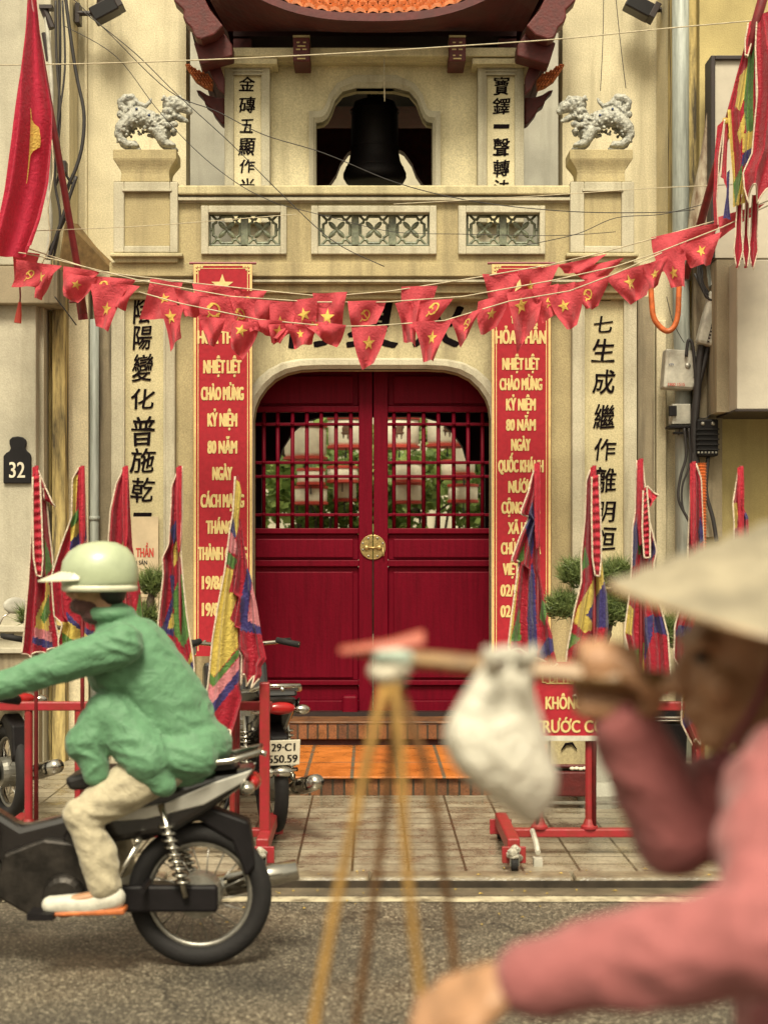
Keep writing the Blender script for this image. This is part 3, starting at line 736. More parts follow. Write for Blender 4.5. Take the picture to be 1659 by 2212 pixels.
# ---------------------------------------------------------------- guardian lions on the piers
def lion(name,label,cx,base,fl):
    k=.337*12.1/F; Y=12.13
    root=thing(name,label,'lion statue',(X(cx,12.1),Y,Z(base,12.1)),'guardian lions on the gate piers')
    def T(a,b,d=0):                     # crop coordinates of the left lion
        u=(a-975)*k; u=-u if fl else u
        return Vector((X(cx,12.1)+u,Y+d,Z(base,12.1)+(938-b)*k))
    m=MB()
    def C(pts,rs,d=0):
        m.chain([T(p[0],p[1],(p[2] if len(p)>2 else 0)) for p in pts],[r*k for r in rs],10)
    C([(850,730),(900,725),(975,745),(1040,800),(1060,830)],[62,66,62,62,54])        # trunk sloping to the chest
    C([(1050,790),(1090,730),(1120,680)],[58,52,46])                                     # neck
    m.ball(T(1125,648),(70*k,60*k,58*k)); C([(1150,645),(1200,662),(1230,690)],[48,40,24])      # head, muzzle
    C([(1125,705),(1180,738),(1215,752)],[28,22,13])                                       # jaw
    for d in (-.055,.055):
        C([(840,760,d),(800,810,d*1.2),(785,850,d*1.2),(800,885,d*1.2),(840,915,d*1.2),(885,918,d*1.2)],[46,40,30,26,26,26])
        C([(1040,830,d),(1060,880,d*1.2),(1080,905,d*1.2),(1110,915,d*1.2)],[42,34,28,26])
        for t in range(3): C([(885,922,d*1.2+(t-1)*.018),(905,925,d*1.2+(t-1)*.022)],[13,12]); C([(1112,918,d*1.2+(t-1)*.018),(1140,922,d*1.2+(t-1)*.022)],[14,12])
        C([(1100,640,d*.8),(1075,612,d),(1062,628,d)],[18,14,9]); C([(1150,612,d*.5),(1175,605,d*.6),(1190,622,d*.6)],[14,12,8])
    rnd=random.Random(3)
    for i in range(34):                                                                    # curled mane
        a=rnd.uniform(-.2,1); x=lerp(1055,1150,rnd.random()); y=lerp(690,830,rnd.random()); dd=rnd.choice((-1,1))*rnd.uniform(.04,.075)
        m.ball(T(x,y,dd),rnd.uniform(14,22)*k,8,6)
    for i in range(9): m.ball(T(790+i*14,700-math.sin(i*.5)*70+rnd.uniform(-8,8),rnd.uniform(-.03,.03)),rnd.uniform(20,30)*k,8,6)
    C([(830,690),(795,660),(790,630),(820,605),(860,600),(885,615)],[26,26,26,28,26,16])   # tail curl
    C([(860,600),(905,640),(950,655),(975,630),(985,610)],[20,17,15,13,8])
    for i in range(10): m.ball(T(880+i*15,672+i*7+rnd.uniform(-4,4)),15*k,8,6)            # spine ridge
    for i in range(130):                                                                   # scales and locks of the mosaic coat
        t=rnd.random(); bx_=lerp(830,1090,t); by=lerp(735,800,t)+rnd.uniform(-75,75); dd=rnd.choice((-1,1))*(.078-.00000*i)*math.sqrt(max(.05,1-((by-lerp(735,800,t))/80)**2))
        m.ball(T(bx_,by,dd),rnd.uniform(8,15)*k,6,5)
    for d in (-.062,.062):
        for i in range(16): m.ball(T(rnd.uniform(775,850),rnd.uniform(770,915),d*rnd.uniform(1.0,1.5)),rnd.uniform(8,14)*k,6,5); m.ball(T(rnd.uniform(1035,1100),rnd.uniform(800,900),d*rnd.uniform(.9,1.4)),rnd.uniform(8,14)*k,6,5)
    for i in range(26): m.ball(T(rnd.uniform(1075,1160),rnd.uniform(595,720),rnd.choice((-1,1))*rnd.uniform(.035,.065)),rnd.uniform(9,16)*k,6,5)
    organic(m,'body',M['lion'],root,.0050,1,.005,60)
    q=MB()
    for d in (-.05,.05): q.ball(T(1150,652,d*.92),11*k,8,6)
    q.build('eye',M['black'],root,smooth=True)
    q=MB()
    for x,y,r in ((862,748,16),(1048,838,14),(818,880,10),(1100,760,9),(980,730,9),(900,690,9)):
        for d in (-1,1): q.ball(T(x,y,d*.072*(1 if y<800 else .95)),(r*k,8*k,r*k*.8),8,6)
    q.build('glaze_patch',M['blueglaze'],root,smooth=True)
    return root
lion('guardian_lion','white mosaic guardian lion facing right with raised curled tail, on left pier',322,321,0)
lion('guardian_lion','white mosaic guardian lion facing left on right pier beside the drainpipe wall',1296,321,1)
# ---------------------------------------------------------------- neighbouring houses
hl=thing('old_house','cream old house wall left of the gate with stained strips and mouldings','house',(X(60,12),12.4,GZ))
MB().pbox(-700,402,-900,660,13.0,13.3).pbox(-700,402,562,1720,12.42,12.99).build('wall',M['house'],hl)
MB().pbox(-700,78,657,1740,11.9,12.42).build('ground_floor_front',M['pale'],hl,bevel=.01)
MB().pbox(-700,110,-900,572,12.25,12.99).build('upper_front',M['pale'],hl,bevel=.01)
MB().pbox(-700,124,574,655,11.80,12.41).build('lintel_slab',M['dirty'],hl,bevel=.008)  # shade of the lintel underside is put into this dark colour
MB().pbox(-700,88,1352,1366,11.84,12.4).pbox(-700,92,1400,1412,11.83,12.4).build('plinth_moulding',M['pale'],hl,bevel=.006)
MB().pbox(-700,84,1412.5,1760,11.87,12.4).build('plinth',M['dirty'],hl)
MB().pbox(79,95,656,1730,12.0,12.4).build('corner_strip',M['white'],hl,bevel=.006)
MB().pbox(96,112,656,1730,12.18,12.4).pbox(112,141,560,1730,12.10,12.4).build('stained_strip',M['stained'],hl,bevel=.01)
MB().pbox(142,191,600,1730,12.24,12.41).build('plaster_pilaster',M['house'],hl,bevel=.006)
MB().pbox(118,150,-900,560,12.6,12.99).pbox(182,188,-900,600,12.96,13.01).build('upper_strip',M['house'],hl,bevel=.006)
MB().pbox(191.5,195,560,1730,12.3,12.41).pbox(214,246,600,1730,12.33,12.415).build('painted_shadow_strip',M['dirty'],hl)  # dark strips: the recess shade is painted as their colour
tag(MB().tube([P(204,690,12.26),P(204,1730,12.26)],.035,14).tube([P(204,1115,12.26),P(204,1124,12.26)],.042,14).build('drainpipe',M['pipe'],None,smooth=True),'slim grey drainpipe beside the left gate pilaster','drainpipe')
gl=MB().pbox(360,668,-1500,700,17,17.4).build('grey_house',M['grey'],None); tag(gl,'grey cement house wall rising behind the left side of the tower','house')
gr=MB().pbox(950,1320,-1500,700,17.2,17.6).build('grey_house',M['grey'],None); tag(gr,'streaked grey cement house wall behind the right side of the tower','house')
for i in range(1): pass
hr=thing('old_house','cream old house wall right of the gate behind the big grey drainpipe','house',(X(1450,12.4),12.4,GZ))
MB().pbox(1215,1512,-900,660,13.0,13.3).pbox(1215,1508,562,1720,12.42,12.99).build('wall',M['house'],hr)
MB().pbox(1378,1412,640,1720,12.36,12.415).build('painted_shadow_strip',M['dirty'],hr)  # shadow beside the pier, painted as a dark strip
MB().pbox(1418,1440,690,1720,12.34,12.415).build('plaster_strip',M['house'],hr,bevel=.01)
MB().pbox(1442,1452,-900,640,12.5,12.99).build('plaster_strip',M['house'],hr,bevel=.01)
MB().pbox(1452,1510,-900,562,12.32,12.99).pbox(1486,1510,562,1720,12.30,12.415).build('cracked_joint',M['stained'],hr,bevel=.008)
hy=thing('yellow_house','yellow rendered house on the right carrying the large pale sign boxes','house',(X(1600,12.3),12.3,GZ))
MB().pbox(1511,2400,-900,1720,12.2,12.7).build('wall',M['yellow'],hy)
MB().pbox(1500,1560,470,1160,12.10,12.199).build('dirty_recess',M['dirty'],hy)
tag(MB().tube([P(1470,-300,12.2),P(1470,300,12.2),P(1471,700,12.2),P(1476,800,12.2),P(1478,1740,12.2)],.064,18).tube([P(1471,596,12.2),P(1471,606,12.2)],.072,18).tube([P(1474,775,12.2),P(1474,785,12.2)],.072,18).build('drainpipe',M['pipe'],None,smooth=True),'thick grey drainpipe running up the cream wall right of the gate','drainpipe')
sb=thing('sign_box','large blank pale sign box on the yellow wall at right edge, lower one','sign',(X(1650,11.6),11.8,Z(885,11.5)))
MB().pbox(1592,2300,560,884,11.5,12.19).build('box',M['signw'],sb,bevel=.008)
MB().pbox(1588,2300,884.3,888,11.49,12.19).build('bottom_edge',M['frame'],sb)
s2=thing('sign_board','upper pale sign board in a dark brown frame on yellow wall','sign',(X(1650,11.8),11.9,Z(560,11.8)))
MB().pbox(1545,2300,127,556,11.83,12.0).build('board',M['signw'],s2)
MB().pbox(1536,1545,118,556,11.80,12.02).pbox(1545.2,2300,118,126.5,11.80,12.02).build('frame',M['frame'],s2,bevel=.004)
MB().pbox(1548,1592,560,890,11.75,12.19).build('side_cheek',M['dirty'],sb)  # side of the box, its shade put into the darker colour
# weathered curved panel
q=MB()
def wf(u,v):
    x=lerp(1484+26*(1-v)**2*1.6,1536,u); y=lerp(lerp(330,172,u)if v<.001 else lerp(330-158*u,560,v),560,0)
    y=lerp(330-158*u**.7,560,v)
    return P(x,y,12.05-.10*math.sin(u*2.4))
q.grid(wf,10,16); o=q.build('curved_sheet',mat('weathered_sheet',(.50,.44,.33),.7,.3,7,.3,50,col2=(.16,.10,.06),stretch=(2,2,.8)),None,smooth=True)
sm=o.modifiers.new('s','SOLIDIFY'); sm.thickness=.012
tag(o,'weathered curved metal sheet with stains leaning behind the drainpipe','metal sheet')
tag(MB().add([P(128,585,12.0),P(240,585,12.3),P(246,575,12.3),P(205,535,12.3),P(165,485,12.25),P(140,480,12.0),P(128,560,12.0)],[(0,1,2,3,4,5,6)]).build('canvas_awning',mat('brown_canvas',(.26,.16,.06),.8,.25,12,.3,40),None),'torn brown canvas awning over the left wall strips','awning')
bpy.data.objects['canvas_awning'].modifiers.new('s','SOLIDIFY').thickness=.02
# house behind the courtyard and far sky-lit wall behind the bell
q=thing('temple_hall','pale courtyard building seen through the barred doors','building',(0,30,.3))
MB().box(-5,5,30,30.4,.3,12).build('wall',M['white'],q)
MB().prism([(-5.6,11.6),(5.6,11.6),(4.2,12.6),(-4.2,12.6)],29,31.4).build('roof',M['tile'],q)
# ---------------------------------------------------------------- foliage
def leafmat(name,c1,c2):
    m,t,b,N,L=nodes(name)
    g=N.new('ShaderNodeNewGeometry'); cr=N.new('ShaderNodeValToRGB'); L.new(g.outputs['Random Per Island'],cr.inputs[0])
    cr.color_ramp.elements[0].color=(*c1,1); cr.color_ramp.elements[1].color=(*c2,1)
    L.new(cr.outputs[0],b.inputs['Base Color']); b.inputs['Roughness'].default_value=.5
    tr=N.new('ShaderNodeBsdfTranslucent'); L.new(cr.outputs[0],tr.inputs[0]); ms=N.new('ShaderNodeMixShader'); ms.inputs[0].default_value=.35
    L.new(b.outputs[0],ms.inputs[1]); L.new(tr.outputs[0],ms.inputs[2]); L.new(ms.outputs[0],N['Material Output'].inputs[0])
    return m
M['leaf']=leafmat('glossy_leaves',(.08,.15,.03),(.36,.46,.13)); M['needle']=leafmat('pine_needles',(.05,.08,.018),(.24,.30,.10))
def leaves(mb,c,r,n,size,rnd,shell=.55):
    c=Vector(c)
    for i in range(n):
        d=Vector((rnd.gauss(0,1),rnd.gauss(0,1),rnd.gauss(0,1))).normalized()*(rnd.uniform(shell,1)**.6)
        p=c+Vector((d.x*r[0],d.y*r[1],d.z*r[2])); a=Vector((rnd.gauss(0,1),rnd.gauss(0,1),rnd.gauss(-.2,.7))).normalized(); b_=a.cross(Vector((rnd.gauss(0,1),rnd.gauss(0,1),rnd.gauss(0,1)))).normalized()
        s=size*rnd.uniform(.6,1.3); w=s*.36
        mb.add([p,p+a*s*.5+b_*w,p+a*s,p+a*s*.5-b_*w],[(0,1,2,3)])
rnd=random.Random(11)
for i,(x,y,w,h,Y,lab) in enumerate(((690,1110,.75,.6,22,'leafy green courtyard shrub seen through the left door bars'),(930,1105,.85,.65,22.2,'leafy green courtyard shrub seen through the right door bars'),(1015,1060,.5,.9,23,'tall green shrub at right side of the courtyard behind bars'),(640,1090,.5,.8,22.6,'dark green bamboo-like shrub at left side of the courtyard'))):
    c=P(x,y,Y); r=thing('courtyard_shrub',lab,'shrub',(c.x,Y,.3),'shrubs in the courtyard')
    q=MB()
    for j in range(9):
        cc=c+Vector((rnd.uniform(-w,w),rnd.uniform(-.4,.4),rnd.uniform(-h,h*.9))); leaves(q,cc,(.32,.3,.3),130,.16,rnd)
    q.build('foliage',M['leaf'],r)
    q=MB()
    for j in range(4): q.chain([(c.x+rnd.uniform(-.1,.1),Y,.3),(c.x+rnd.uniform(-.3,.3),Y,c.z),(c.x+rnd.uniform(-w,w),Y,c.z+h*.7)],[.03,.02,.01],6)
    q.build('stem',M['leafwood'],r)
tq=thing('courtyard_tree','broad green tree behind the lanterns in the courtyard','tree',(0,26,.3))
q=MB()
for j in range(22): leaves(q,(rnd.uniform(-2.2,2.4),26+rnd.uniform(-.6,.6),rnd.uniform(2.2,4.6)),(.6,.5,.5),110,.22,rnd)
q.build('crown',M['leaf'],tq)
MB().chain([(.1,26,.3),(.15,26,1.6),(-.1,26,2.8)],[.16,.12,.08]).chain([(.15,26,1.6),(1.2,21.4,2.9)],[.08,.04]).chain([(.1,26,1.8),(-1.2,21.6,3.0)],[.08,.04]).build('trunk',M['leafwood'],tq,smooth=True)
# lanterns hung in the courtyard
M['lanternp']=mat('lantern_paper',(.86,.78,.60),.7,.12,6)
M['lanternr']=mat('lantern_red_band',(.50,.05,.03),.6,.1,20)
M['motif']=mat('brown_painted_motif',(.16,.07,.03),.7,.3,30)
lamps=[(660,955,90,70,16.2,0),(748,935,78,62,16.0,1),(862,935,86,62,16.3,1),(965,930,84,66,15.9,1),(1002,980,48,90,16.6,0),(672,1030,60,30,17,0),(740,1025,66,30,17.2,0),(880,1020,64,40,17,0),(985,1015,64,36,17.3,0),(672,1070,70,34,17.1,0),(745,1060,50,40,17.4,0),(880,1065,60,40,17.2,0),(1000,1066,64,34,17,0)]
names=['nearest the left stile','beside the left meeting stile','just right of the meeting stile','under the arch at right','tall one at far right','middle row, far left','middle row, left of centre','middle row, right of centre','middle row, right','lowest row, left','lowest row, left of centre','lowest row, right of centre','lowest row, far right']
for (x,y,w,h,Y,mo),nm in zip(lamps,names):
    Y*=1.24; k=Y/F; c=P(x,y,Y); L=thing('paper_lantern','round white paper lantern with red bands through the bars, '+nm,'lantern',(c.x,Y,c.z-h*k/2),'lanterns in the courtyard')
    w2,h2=w*k/2,h*k/2
    MB().lathe([(w2*.9,-h2),(w2,-h2*.7),(w2,h2*.7),(w2*.9,h2)],c,24).build('shade',M['lanternp'],L,smooth=True)
    for s in (-1,1): MB().lathe([(w2*.93,s*h2-.022),(w2*1.06,s*h2-.016),(w2*1.06,s*h2+.016),(w2*.9,s*h2+.022)],c,24).build('red_band',M['lanternr'],L)
    MB().tube([c+Vector((0,0,h2)),Vector((c.x,Y,5.0))],.004,5).build('hanging_cord',M['wire'],L)
    MB().tube([c+Vector((0,-w2*.6,-h2)),c+Vector((0,-w2*.6,-h2-.14))],[.004,.014],6).build('tassel',M['wire'],L)
    if mo:
        q=MB()
        for dx,dz,a,b_ in ((0,.03,.05,.06),(.03,.06,.03,.035),(-.03,-.03,.012,.06),(.025,-.04,.012,.06),(0,-.015,.06,.025)):
            th=dx/w2; q.ball(c+Vector((dx,-w2*math.cos(th)+.004,dz)),(a,.012,b_),10,7)
        q.build('painted_motif',M['motif'],L)
# ---------------------------------------------------------------- vertical banners
def banner(px0,px1,y0,y1,Y,lines,label,star):
    c=(px0+px1)/2; r=thing('vertical_banner',label,'banner',(X(c,Y),Y,Z(y1,Y)),'red slogan banners beside the doors')
    n=30
    def f(u,v):
        p=P(lerp(px0,px1,u),lerp(y0,y1,v),Y); p.y+=.004*math.sin(v*9+u*2); return p
    MB().pbox(px0,px1,y0,y1,Y,Y+.012).build('sheet',M['banner'],r)
    b=MB()
    for ins,w in ((2.5,5),(11,1.8)):
        a,e,t,d=px0+ins-2,px1-ins+2,y0+ins-1.5,y1-ins
        b.pbox(a,a+w,t,d,Y-.002,Y).pbox(e-w,e,t,d,Y-.002,Y).pbox(a+w,e-w,t,t+w*.7,Y-.002,Y)
    for sx in (0,1):
        for i,(dx,dy) in enumerate(((6,6),(12,6),(18,6),(6,13),(12,12),(6,20))):
            x=px0+dx if sx==0 else px1-dx; b.pbox(x-2.4,x+2.4,y0+dy-2.2,y0+dy+2.2,Y-.004,Y-.0021)
    b.build('gold_border',M['gold'],r)
    MB().tube([P(px0-9,y0-1,Y+.005),P(px1+9,y0-1,Y+.005)],.010,8).build('top_rod',M['pole'],r)
    vs,fs=star_tris(); k=Y/F; C=P(c+star[0],star[1],Y)
    MB().add([(C.x+a*star[2]*k,Y-.004,C.z+q*star[2]*k) for a,q in vs],fs).build('star',M['gold'],r)
    t=MB()
    for s,y,w,h in lines: put(t,s,c-1,y,w,h,Y,.052,True)
    t.build('lettering',M['gold'],r)
banner(418,545,569,1418,11.96,[('ĐỀN',688,48,28),('HỎA THẦN',727,106,29),('NHIỆT LIỆT',791,80,29),('CHÀO MỪNG',849,90,29),('KỶ NIỆM',906,62,29),('80 NĂM',965,62,28),('NGÀY',1022,41,29),('CÁCH MẠNG',1081,92,29),('THÁNG 8',1138,68,29),('THÀNH CÔNG',1195,104,29),('19/8/1945',1258,86,29),('19/8/2025',1316,86,29)],'red vertical banner with gold star and border, ending in dates beginning 19/8',(-1,616,50))
banner(1062,1190,569,1418,11.96,[('ĐỀN',684,40,27),('HỎA THẦN',727,108,29),('NHIỆT LIỆT',785,78,26),('CHÀO MỪNG',829,90,26),('KỶ NIỆM',873,62,26),('80 NĂM',917,62,25),('NGÀY',960,40,26),('QUỐC KHÁNH',1006,96,27),('NƯỚC',1051,52,26),('CỘNG HÒA',1096,82,26),('XÃ HỘI',1140,54,26),('CHỦ NGHĨA',1184,84,26),('VIỆT NAM',1229,76,26),('02/9/1945',1275,86,26),('02/9/2025',1320,86,26)],'red vertical banner with gold border reading QUỐC KHÁNH, right of the doors',(0,610,50))
# poster, house number
po=thing('poster','faded beige poster with red heading on the left gate pilaster','poster',(X(308,12.15),12.15,Z(1350,12.15)))
MB().pbox(284,342,1116,1350,12.15,12.158).build('sheet',M['paper'],po)
t=MB(); put(t,'THẦN',313,1193,37,20,12.15,.03); t.build('heading',M['redprint'],po)
t=MB(); put(t,'DI SẢN',303,1215,30,9,12.15,.02); t.build('subheading',M['wire'],po)
pw=MB()
for i in range(9): pw.pbox(292,292+rnd.uniform(25,44),1240+i*10,1242+i*10,12.148,12.15)
pw.build('text_lines',mat('faded_print',(.30,.22,.14),.7),po)
tag(MB().pbox(250,262,1110,1190,12.13,12.158).build('notice_strip',M['signw'],None),'narrow pale notice strip on the left gate pilaster edge','notice')
hn=thing('house_number_plate','black scroll-topped house number plate reading 32 on pale wall','number plate',(X(36,11.9),11.9,Z(1045,11.9)))
pts=[(7,1044),(7,985),(13,978),(20,974),(23,968),(20,958),(20,950),(26,944),(38,942),(49,944),(56,950),(57,958),(54,968),(58,974),(64,979),(67,985),(67,1044)]
MB().pprism(pts,11.875,11.898).build('plate',M['plastic'],hn,bevel=.006)
t=MB(); put(t,'32',37,1014,33,35,11.874,.02); t.build('digits',M['plate'],hn)
# spotlights
def spot(name,label,px,py,Y,fl):
    s=-1 if fl else 1; c=P(px,py,Y); r=thing(name,label,'floodlight',c,'floodlights on the side walls')
    MB().box(c.x-s*.17,c.x-s*.13,Y,Y+.12,c.z-.10,c.z+.06) .build('bracket',M['frame'],r,bevel=.004)
    MB().tube([c+Vector((-s*.15,.02,-.02)),c+Vector((0,.0,-.03)),c+Vector((s*.02,0,.02))],.022).tube([c+Vector((s*.03,0,0)),c+Vector((s*.05,0,.32))],.028).build('arm',M['frame'],r)
    rot=Matrix.Translation(c+Vector((s*.08,-.02,-.02)))@Matrix.Rotation(R(-28*s),4,'Y')
    MB(rot).box(-.11,.11,-.09,.07,-.06,.06).build('housing',M['frame'],r,bevel=.012)
    MB(rot).box(-.10,.10,-.094,-.0905,-.05,.05).build('lens',M['plastic'],r)
    MB(rot).box(.10,.15,-.10,.08,-.05,.08).build('visor',M['frame'],r,bevel=.006)
    return r
spot('floodlight','black floodlight on a bracket high on the left wall',207,20,12.75,0)
spot('floodlight','black floodlight on a bracket high on the right wall by drainpipe',1400,12,12.75,1)
# ---------------------------------------------------------------- cables and boxes
def wire(name,label,cat,pts,Y,r,m,sag=0):
    pth=[]
    pts=[P(a,b,(Y if not isinstance(Y,(list,tuple)) else lerp(Y[0],Y[1],i/(len(pts)-1)))) for i,(a,b) in enumerate(pts)]
    for i in range(len(pts)-1):                 # smooth through the points
        p0=pts[max(i-1,0)];p1=pts[i];p2=pts[i+1];p3=pts[min(i+2,len(pts)-1)]
        for j in range(6):
            t=j/6; pth.append(.5*((2*p1)+(p2-p0)*t+(2*p0-5*p1+4*p2-p3)*t*t+(3*p1-p0-3*p2+p3)*t**3))
    pth.append(pts[-1])
    o=MB().tube(pth,r,6).build(name,m,None,smooth=True)
    return tag(o,label,cat)
wire('overhead_wire','black wire from left floodlight down past the lion to the balcony grille','wire',[(175,20),(290,112),(385,205),(500,310),(610,420),(720,520),(830,575)],11.7,.0035,M['wire'])
wire('overhead_wire','black wire sagging from top left across the tower to the right lion','wire',[(120,-40),(230,65),(365,195),(470,240),(570,290),(700,330),(860,395),(1030,435),(1232,456),(1420,458),(1500,452)],11.75,.0035,M['wire'])
wire('overhead_wire','thin wire from the left wall over the left lion to the balcony rail','wire',[(140,55),(250,120),(340,235),(430,330),(520,400),(600,440)],11.6,.003,M['wire'])
wire('overhead_wire','thin black wire from left rail edge running over the middle grille','wire',[(600,440),(720,470),(850,500),(1000,505),(1200,508),(1330,500)],11.65,.0025,M['wire'])
wire('overhead_string','pale cord stretched across the tower beam from edge to edge','cord',[(-60,140),(200,136),(440,128),(700,116),(960,100),(1220,82),(1440,60),(1720,35)],11.4,.0045,M['wirew'])
wire('overhead_string','pale cord stretched level across the balcony rail on the right','cord',[(850,440),(1000,432),(1200,420),(1420,405),(1660,395)],11.3,.003,M['wirew'])
wire('overhead_string','thin pale cord rising from left pier grille to the rail','cord',[(-40,502),(150,495),(300,488),(440,478),(640,462)],11.3,.003,M['wirew'])
wire('hanging_string','short pale cord hanging down the middle of the tower opening','cord',[(830,120),(830,165),(831,218)],12.9,.006,M['wirew'])
wire('guy_wire','dark guy wire above the right lion, left one','wire',[(1304,-20),(1302,90),(1297,195)],12.15,.003,M['wire'])
wire('guy_wire','dark guy wire above the right lion, right one','wire',[(1329,-20),(1340,90),(1352,190)],12.15,.003,M['wire'])
wire('overhead_wire','black wire from the drainpipe dipping to the right pier base','wire',[(1520,440),(1430,462),(1330,470),(1245,505),(1130,530)],11.6,.003,M['wire'])
wire('hanging_cable','looped black cable hanging on the left wall, outermost loop','cable',[(140,-20),(150,60),(165,160),(181,240),(178,310),(165,360),(150,395),(142,420)],12.0,.014,M['wire'])
wire('hanging_cable','straight dark cable hanging left of the outer loop on the left wall','cable',[(128,-20),(130,100),(128,200),(126,300),(140,370),(160,400)],12.02,.011,M['wire'])
for i,(lab,pts,rr) in enumerate((('pale grey cable in the bundle beside the red flag, nearest the flag',[(95,10),(105,90),(112,200),(108,300),(104,400),(110,480),(100,560)],.016),
    ('dark cable in the bundle beside the red flag, middle one',[(120,0),(122,120),(130,250),(118,380),(130,470),(115,560)],.010),
    ('thin dark cable in the bundle beside the red flag, crossing to the awning',[(135,0),(140,150),(120,330),(150,440),(105,540)],.008),
    ('thick dark cable sloping out of the bundle to the lower left awning',[(165,380),(135,470),(105,560)],.014),
    ('thin yellowish cable dangling beside the red flagpole',[(112,300),(115,370),(104,450),(108,520),(90,570)],.006))):
    wire('hanging_cable',lab,'cable',pts,11.85-.02*i,rr,M['wire'] if i not in (0,4) else M['cabw' if i==0 else 'wirew'])
wire('frayed_wires','frayed black wire end sticking out below the left bunting','wire',[(118,640),(140,668),(165,702)],11.7,.005,M['wire'])
bx=thing('cable_clamp','dark grey iron cable bracket high on the left wall beside the red flag','bracket',P(105,45,11.88))
MB().pbox(84,112,8,16,11.82,11.9).build('plate',M['frame'],bx); MB().tube([P(92,12,11.86),P(112,60,11.86)],.03,8).tube([P(95,70,11.86),P(105,130,11.86)],.02,8).build('arm',M['frame'],bx)
tag(MB().pbox(122,142,345,372,11.86,11.95).tube([P(130,372,11.9),P(120,400,11.9)],.012).build('junction_box',M['frame'],None,bevel=.01),'small dark junction box among the left cables','junction box')
jb=thing('meter_box','white meter box with a red printed number on right wall','meter box',P(1462,850,12.15))
Mx=Matrix.Translation(P(1465,800,12.1))@Matrix.Rotation(R(4),4,'Y')
MB(Mx).box(-.115,.115,-.07,.09,-.145,.15).build('case',M['cabw'],jb,bevel=.012)
MB(Mx).box(-.09,.112,-.078,-.0705,-.13,.13).build('lid',M['cabw'],jb,bevel=.006)
q=MB(Mx)
for z in (-.11,-.04,.03,.1): q.box(.10,.132,-.085,-.05,z-.016,z+.016)
q.ball((.055,-.08,.03),(.022,.012,.022)); q.build('clasp',M['steel'],jb,bevel=.004)
t=MB(); put(t,'1900 1515',1461,830,36,7,12.015,.02); t.build('red_number',M['redprint'],jb)
t=MB(); put(t,'VTV',1450,787,11,5,12.015,.02); t.build('blue_mark',M['blueglaze'],jb)
jc=thing('switch_box','small open grey switch box hanging below the white meter box','switch box',P(1470,960,12.1))
MB().pbox(1452,1492,872,916,12.05,12.2).build('case',M['cabw'],jc,bevel=.006); MB().pbox(1446,1462,876,898,12.02,12.06).pbox(1446,1498,918,924,12.02,12.2).pbox(1456,1480,932,937,12.04,12.1).build('terminal',M['plastic'],jc,bevel=.003)
MB().tube([P(1470,915,12.06),P(1466,940,12.06)],.006).tube([P(1482,912,12.06),P(1484,945,12.06)],.006).build('wires',M['wire'],jc)
sl=thing('splice_enclosure','long pale cable splice enclosure tilted on the dirty recess wall','cable enclosure',P(1536,750,12.0))
Ms=Matrix.Translation(P(1538,688,11.98))@Matrix.Rotation(R(14),4,'Y')
MB(Ms).box(-.075,.085,-.06,.06,-.21,.20).build('case',M['cabw'],sl,bevel=.025)
q=MB(Ms)
for i in range(15): q.box(-.003,.012,-.064,-.0605,-.19+i*.026,-.178+i*.026)
q.box(-.004,-.001,-.063,-.0605,-.2,.2); q.build('clip_row',M['frame'],sl)
co=thing('cable_coil','oval coil of black cable hung above the pale splice enclosure','cable coil',P(1540,600,12.0))
q=MB()
for j in range(5):
    pth=[P(1542+(26+j*2)*math.cos(a)+10*math.sin(a)*.4+rnd.uniform(-2,2),590+(52+j*2)*math.sin(a),11.97-.012*j) for a in [2*math.pi*i/26 for i in range(27)]]
    q.tube(pth,.008,6)
q.tube([P(1500,590,11.97),P(1525,640,11.97),P(1545,660,11.97)],.01).tube([P(1560,560,11.97),P(1540,610,11.97),P(1535,660,11.97)],.01)
q.build('loops',M['wire'],co,smooth=True)
MB().ball(P(1538,566,12.0),(.03,.02,.03)).tube([P(1538,560,12.05),P(1545,620,11.95)],.05).build('hook_plate',M['pipe'],co)
rs=[('thick black riser cable left of the splice enclosure',[(1525,705),(1512,770),(1506,850),(1500,940),(1504,1010),(1508,1060)],.03),
('second black riser cable beside the meter box',[(1545,690),(1522,780),(1500,880),(1498,1000),(1506,1060)],.022),
('black cable looping out left beneath the switch box',[(1478,925),(1482,985),(1470,1030),(1466,1080),(1490,1130),(1500,1170)],.011),
('thin black cable beneath the switch box, inner loop',[(1488,925),(1490,1000),(1474,1050),(1476,1100),(1500,1150)],.008),
('black cable hooked over the top of the white meter box',[(1482,770),(1487,735),(1496,745),(1502,800),(1506,860)],.013),
('black cable beneath the black terminal box',[(1530,985),(1525,1060),(1540,1120),(1548,1170)],.016),
('thin black cable on the dirty recess at the sign box edge',[(1560,760),(1548,850),(1530,900),(1500,900)],.005),
('thin wire hanging from the orange conduit to the meter box',[(1440,640),(1452,690),(1466,720),(1478,740)],.003)]
for lab,pts,rr in rs: wire('riser_cable',lab,'cable',pts,12.0,rr,M['wire'])
tb=thing('terminal_box','black ribbed cable terminal box under the dirty recess','terminal box',P(1530,985,12.0))
MB().pbox(1506,1552,905,985,11.94,12.1).build('case',M['plastic'],tb,bevel=.012)
q=MB()
for i in range(5): q.pbox(1504,1554,925+i*11,928+i*11,11.925,11.94)
q.build('ribs',M['rubber'],tb)
q=MB()
for i in range(6): q.pbox(1507+i*7.6,1511+i*7.6,975,979,11.925,11.94)
q.ball(P(1518,915,11.94),.016); q.ball(P(1540,915,11.94),.016); q.build('contacts',M['steel'],tb)
o=wire('orange_conduit','orange plastic conduit hooked in a U on the cream wall under the bunting','conduit',[(1404,590),(1408,655),(1412,685),(1425,705),(1442,715),(1456,705),(1464,680),(1466,640),(1468,590)],11.9,.022,M['conduit'])
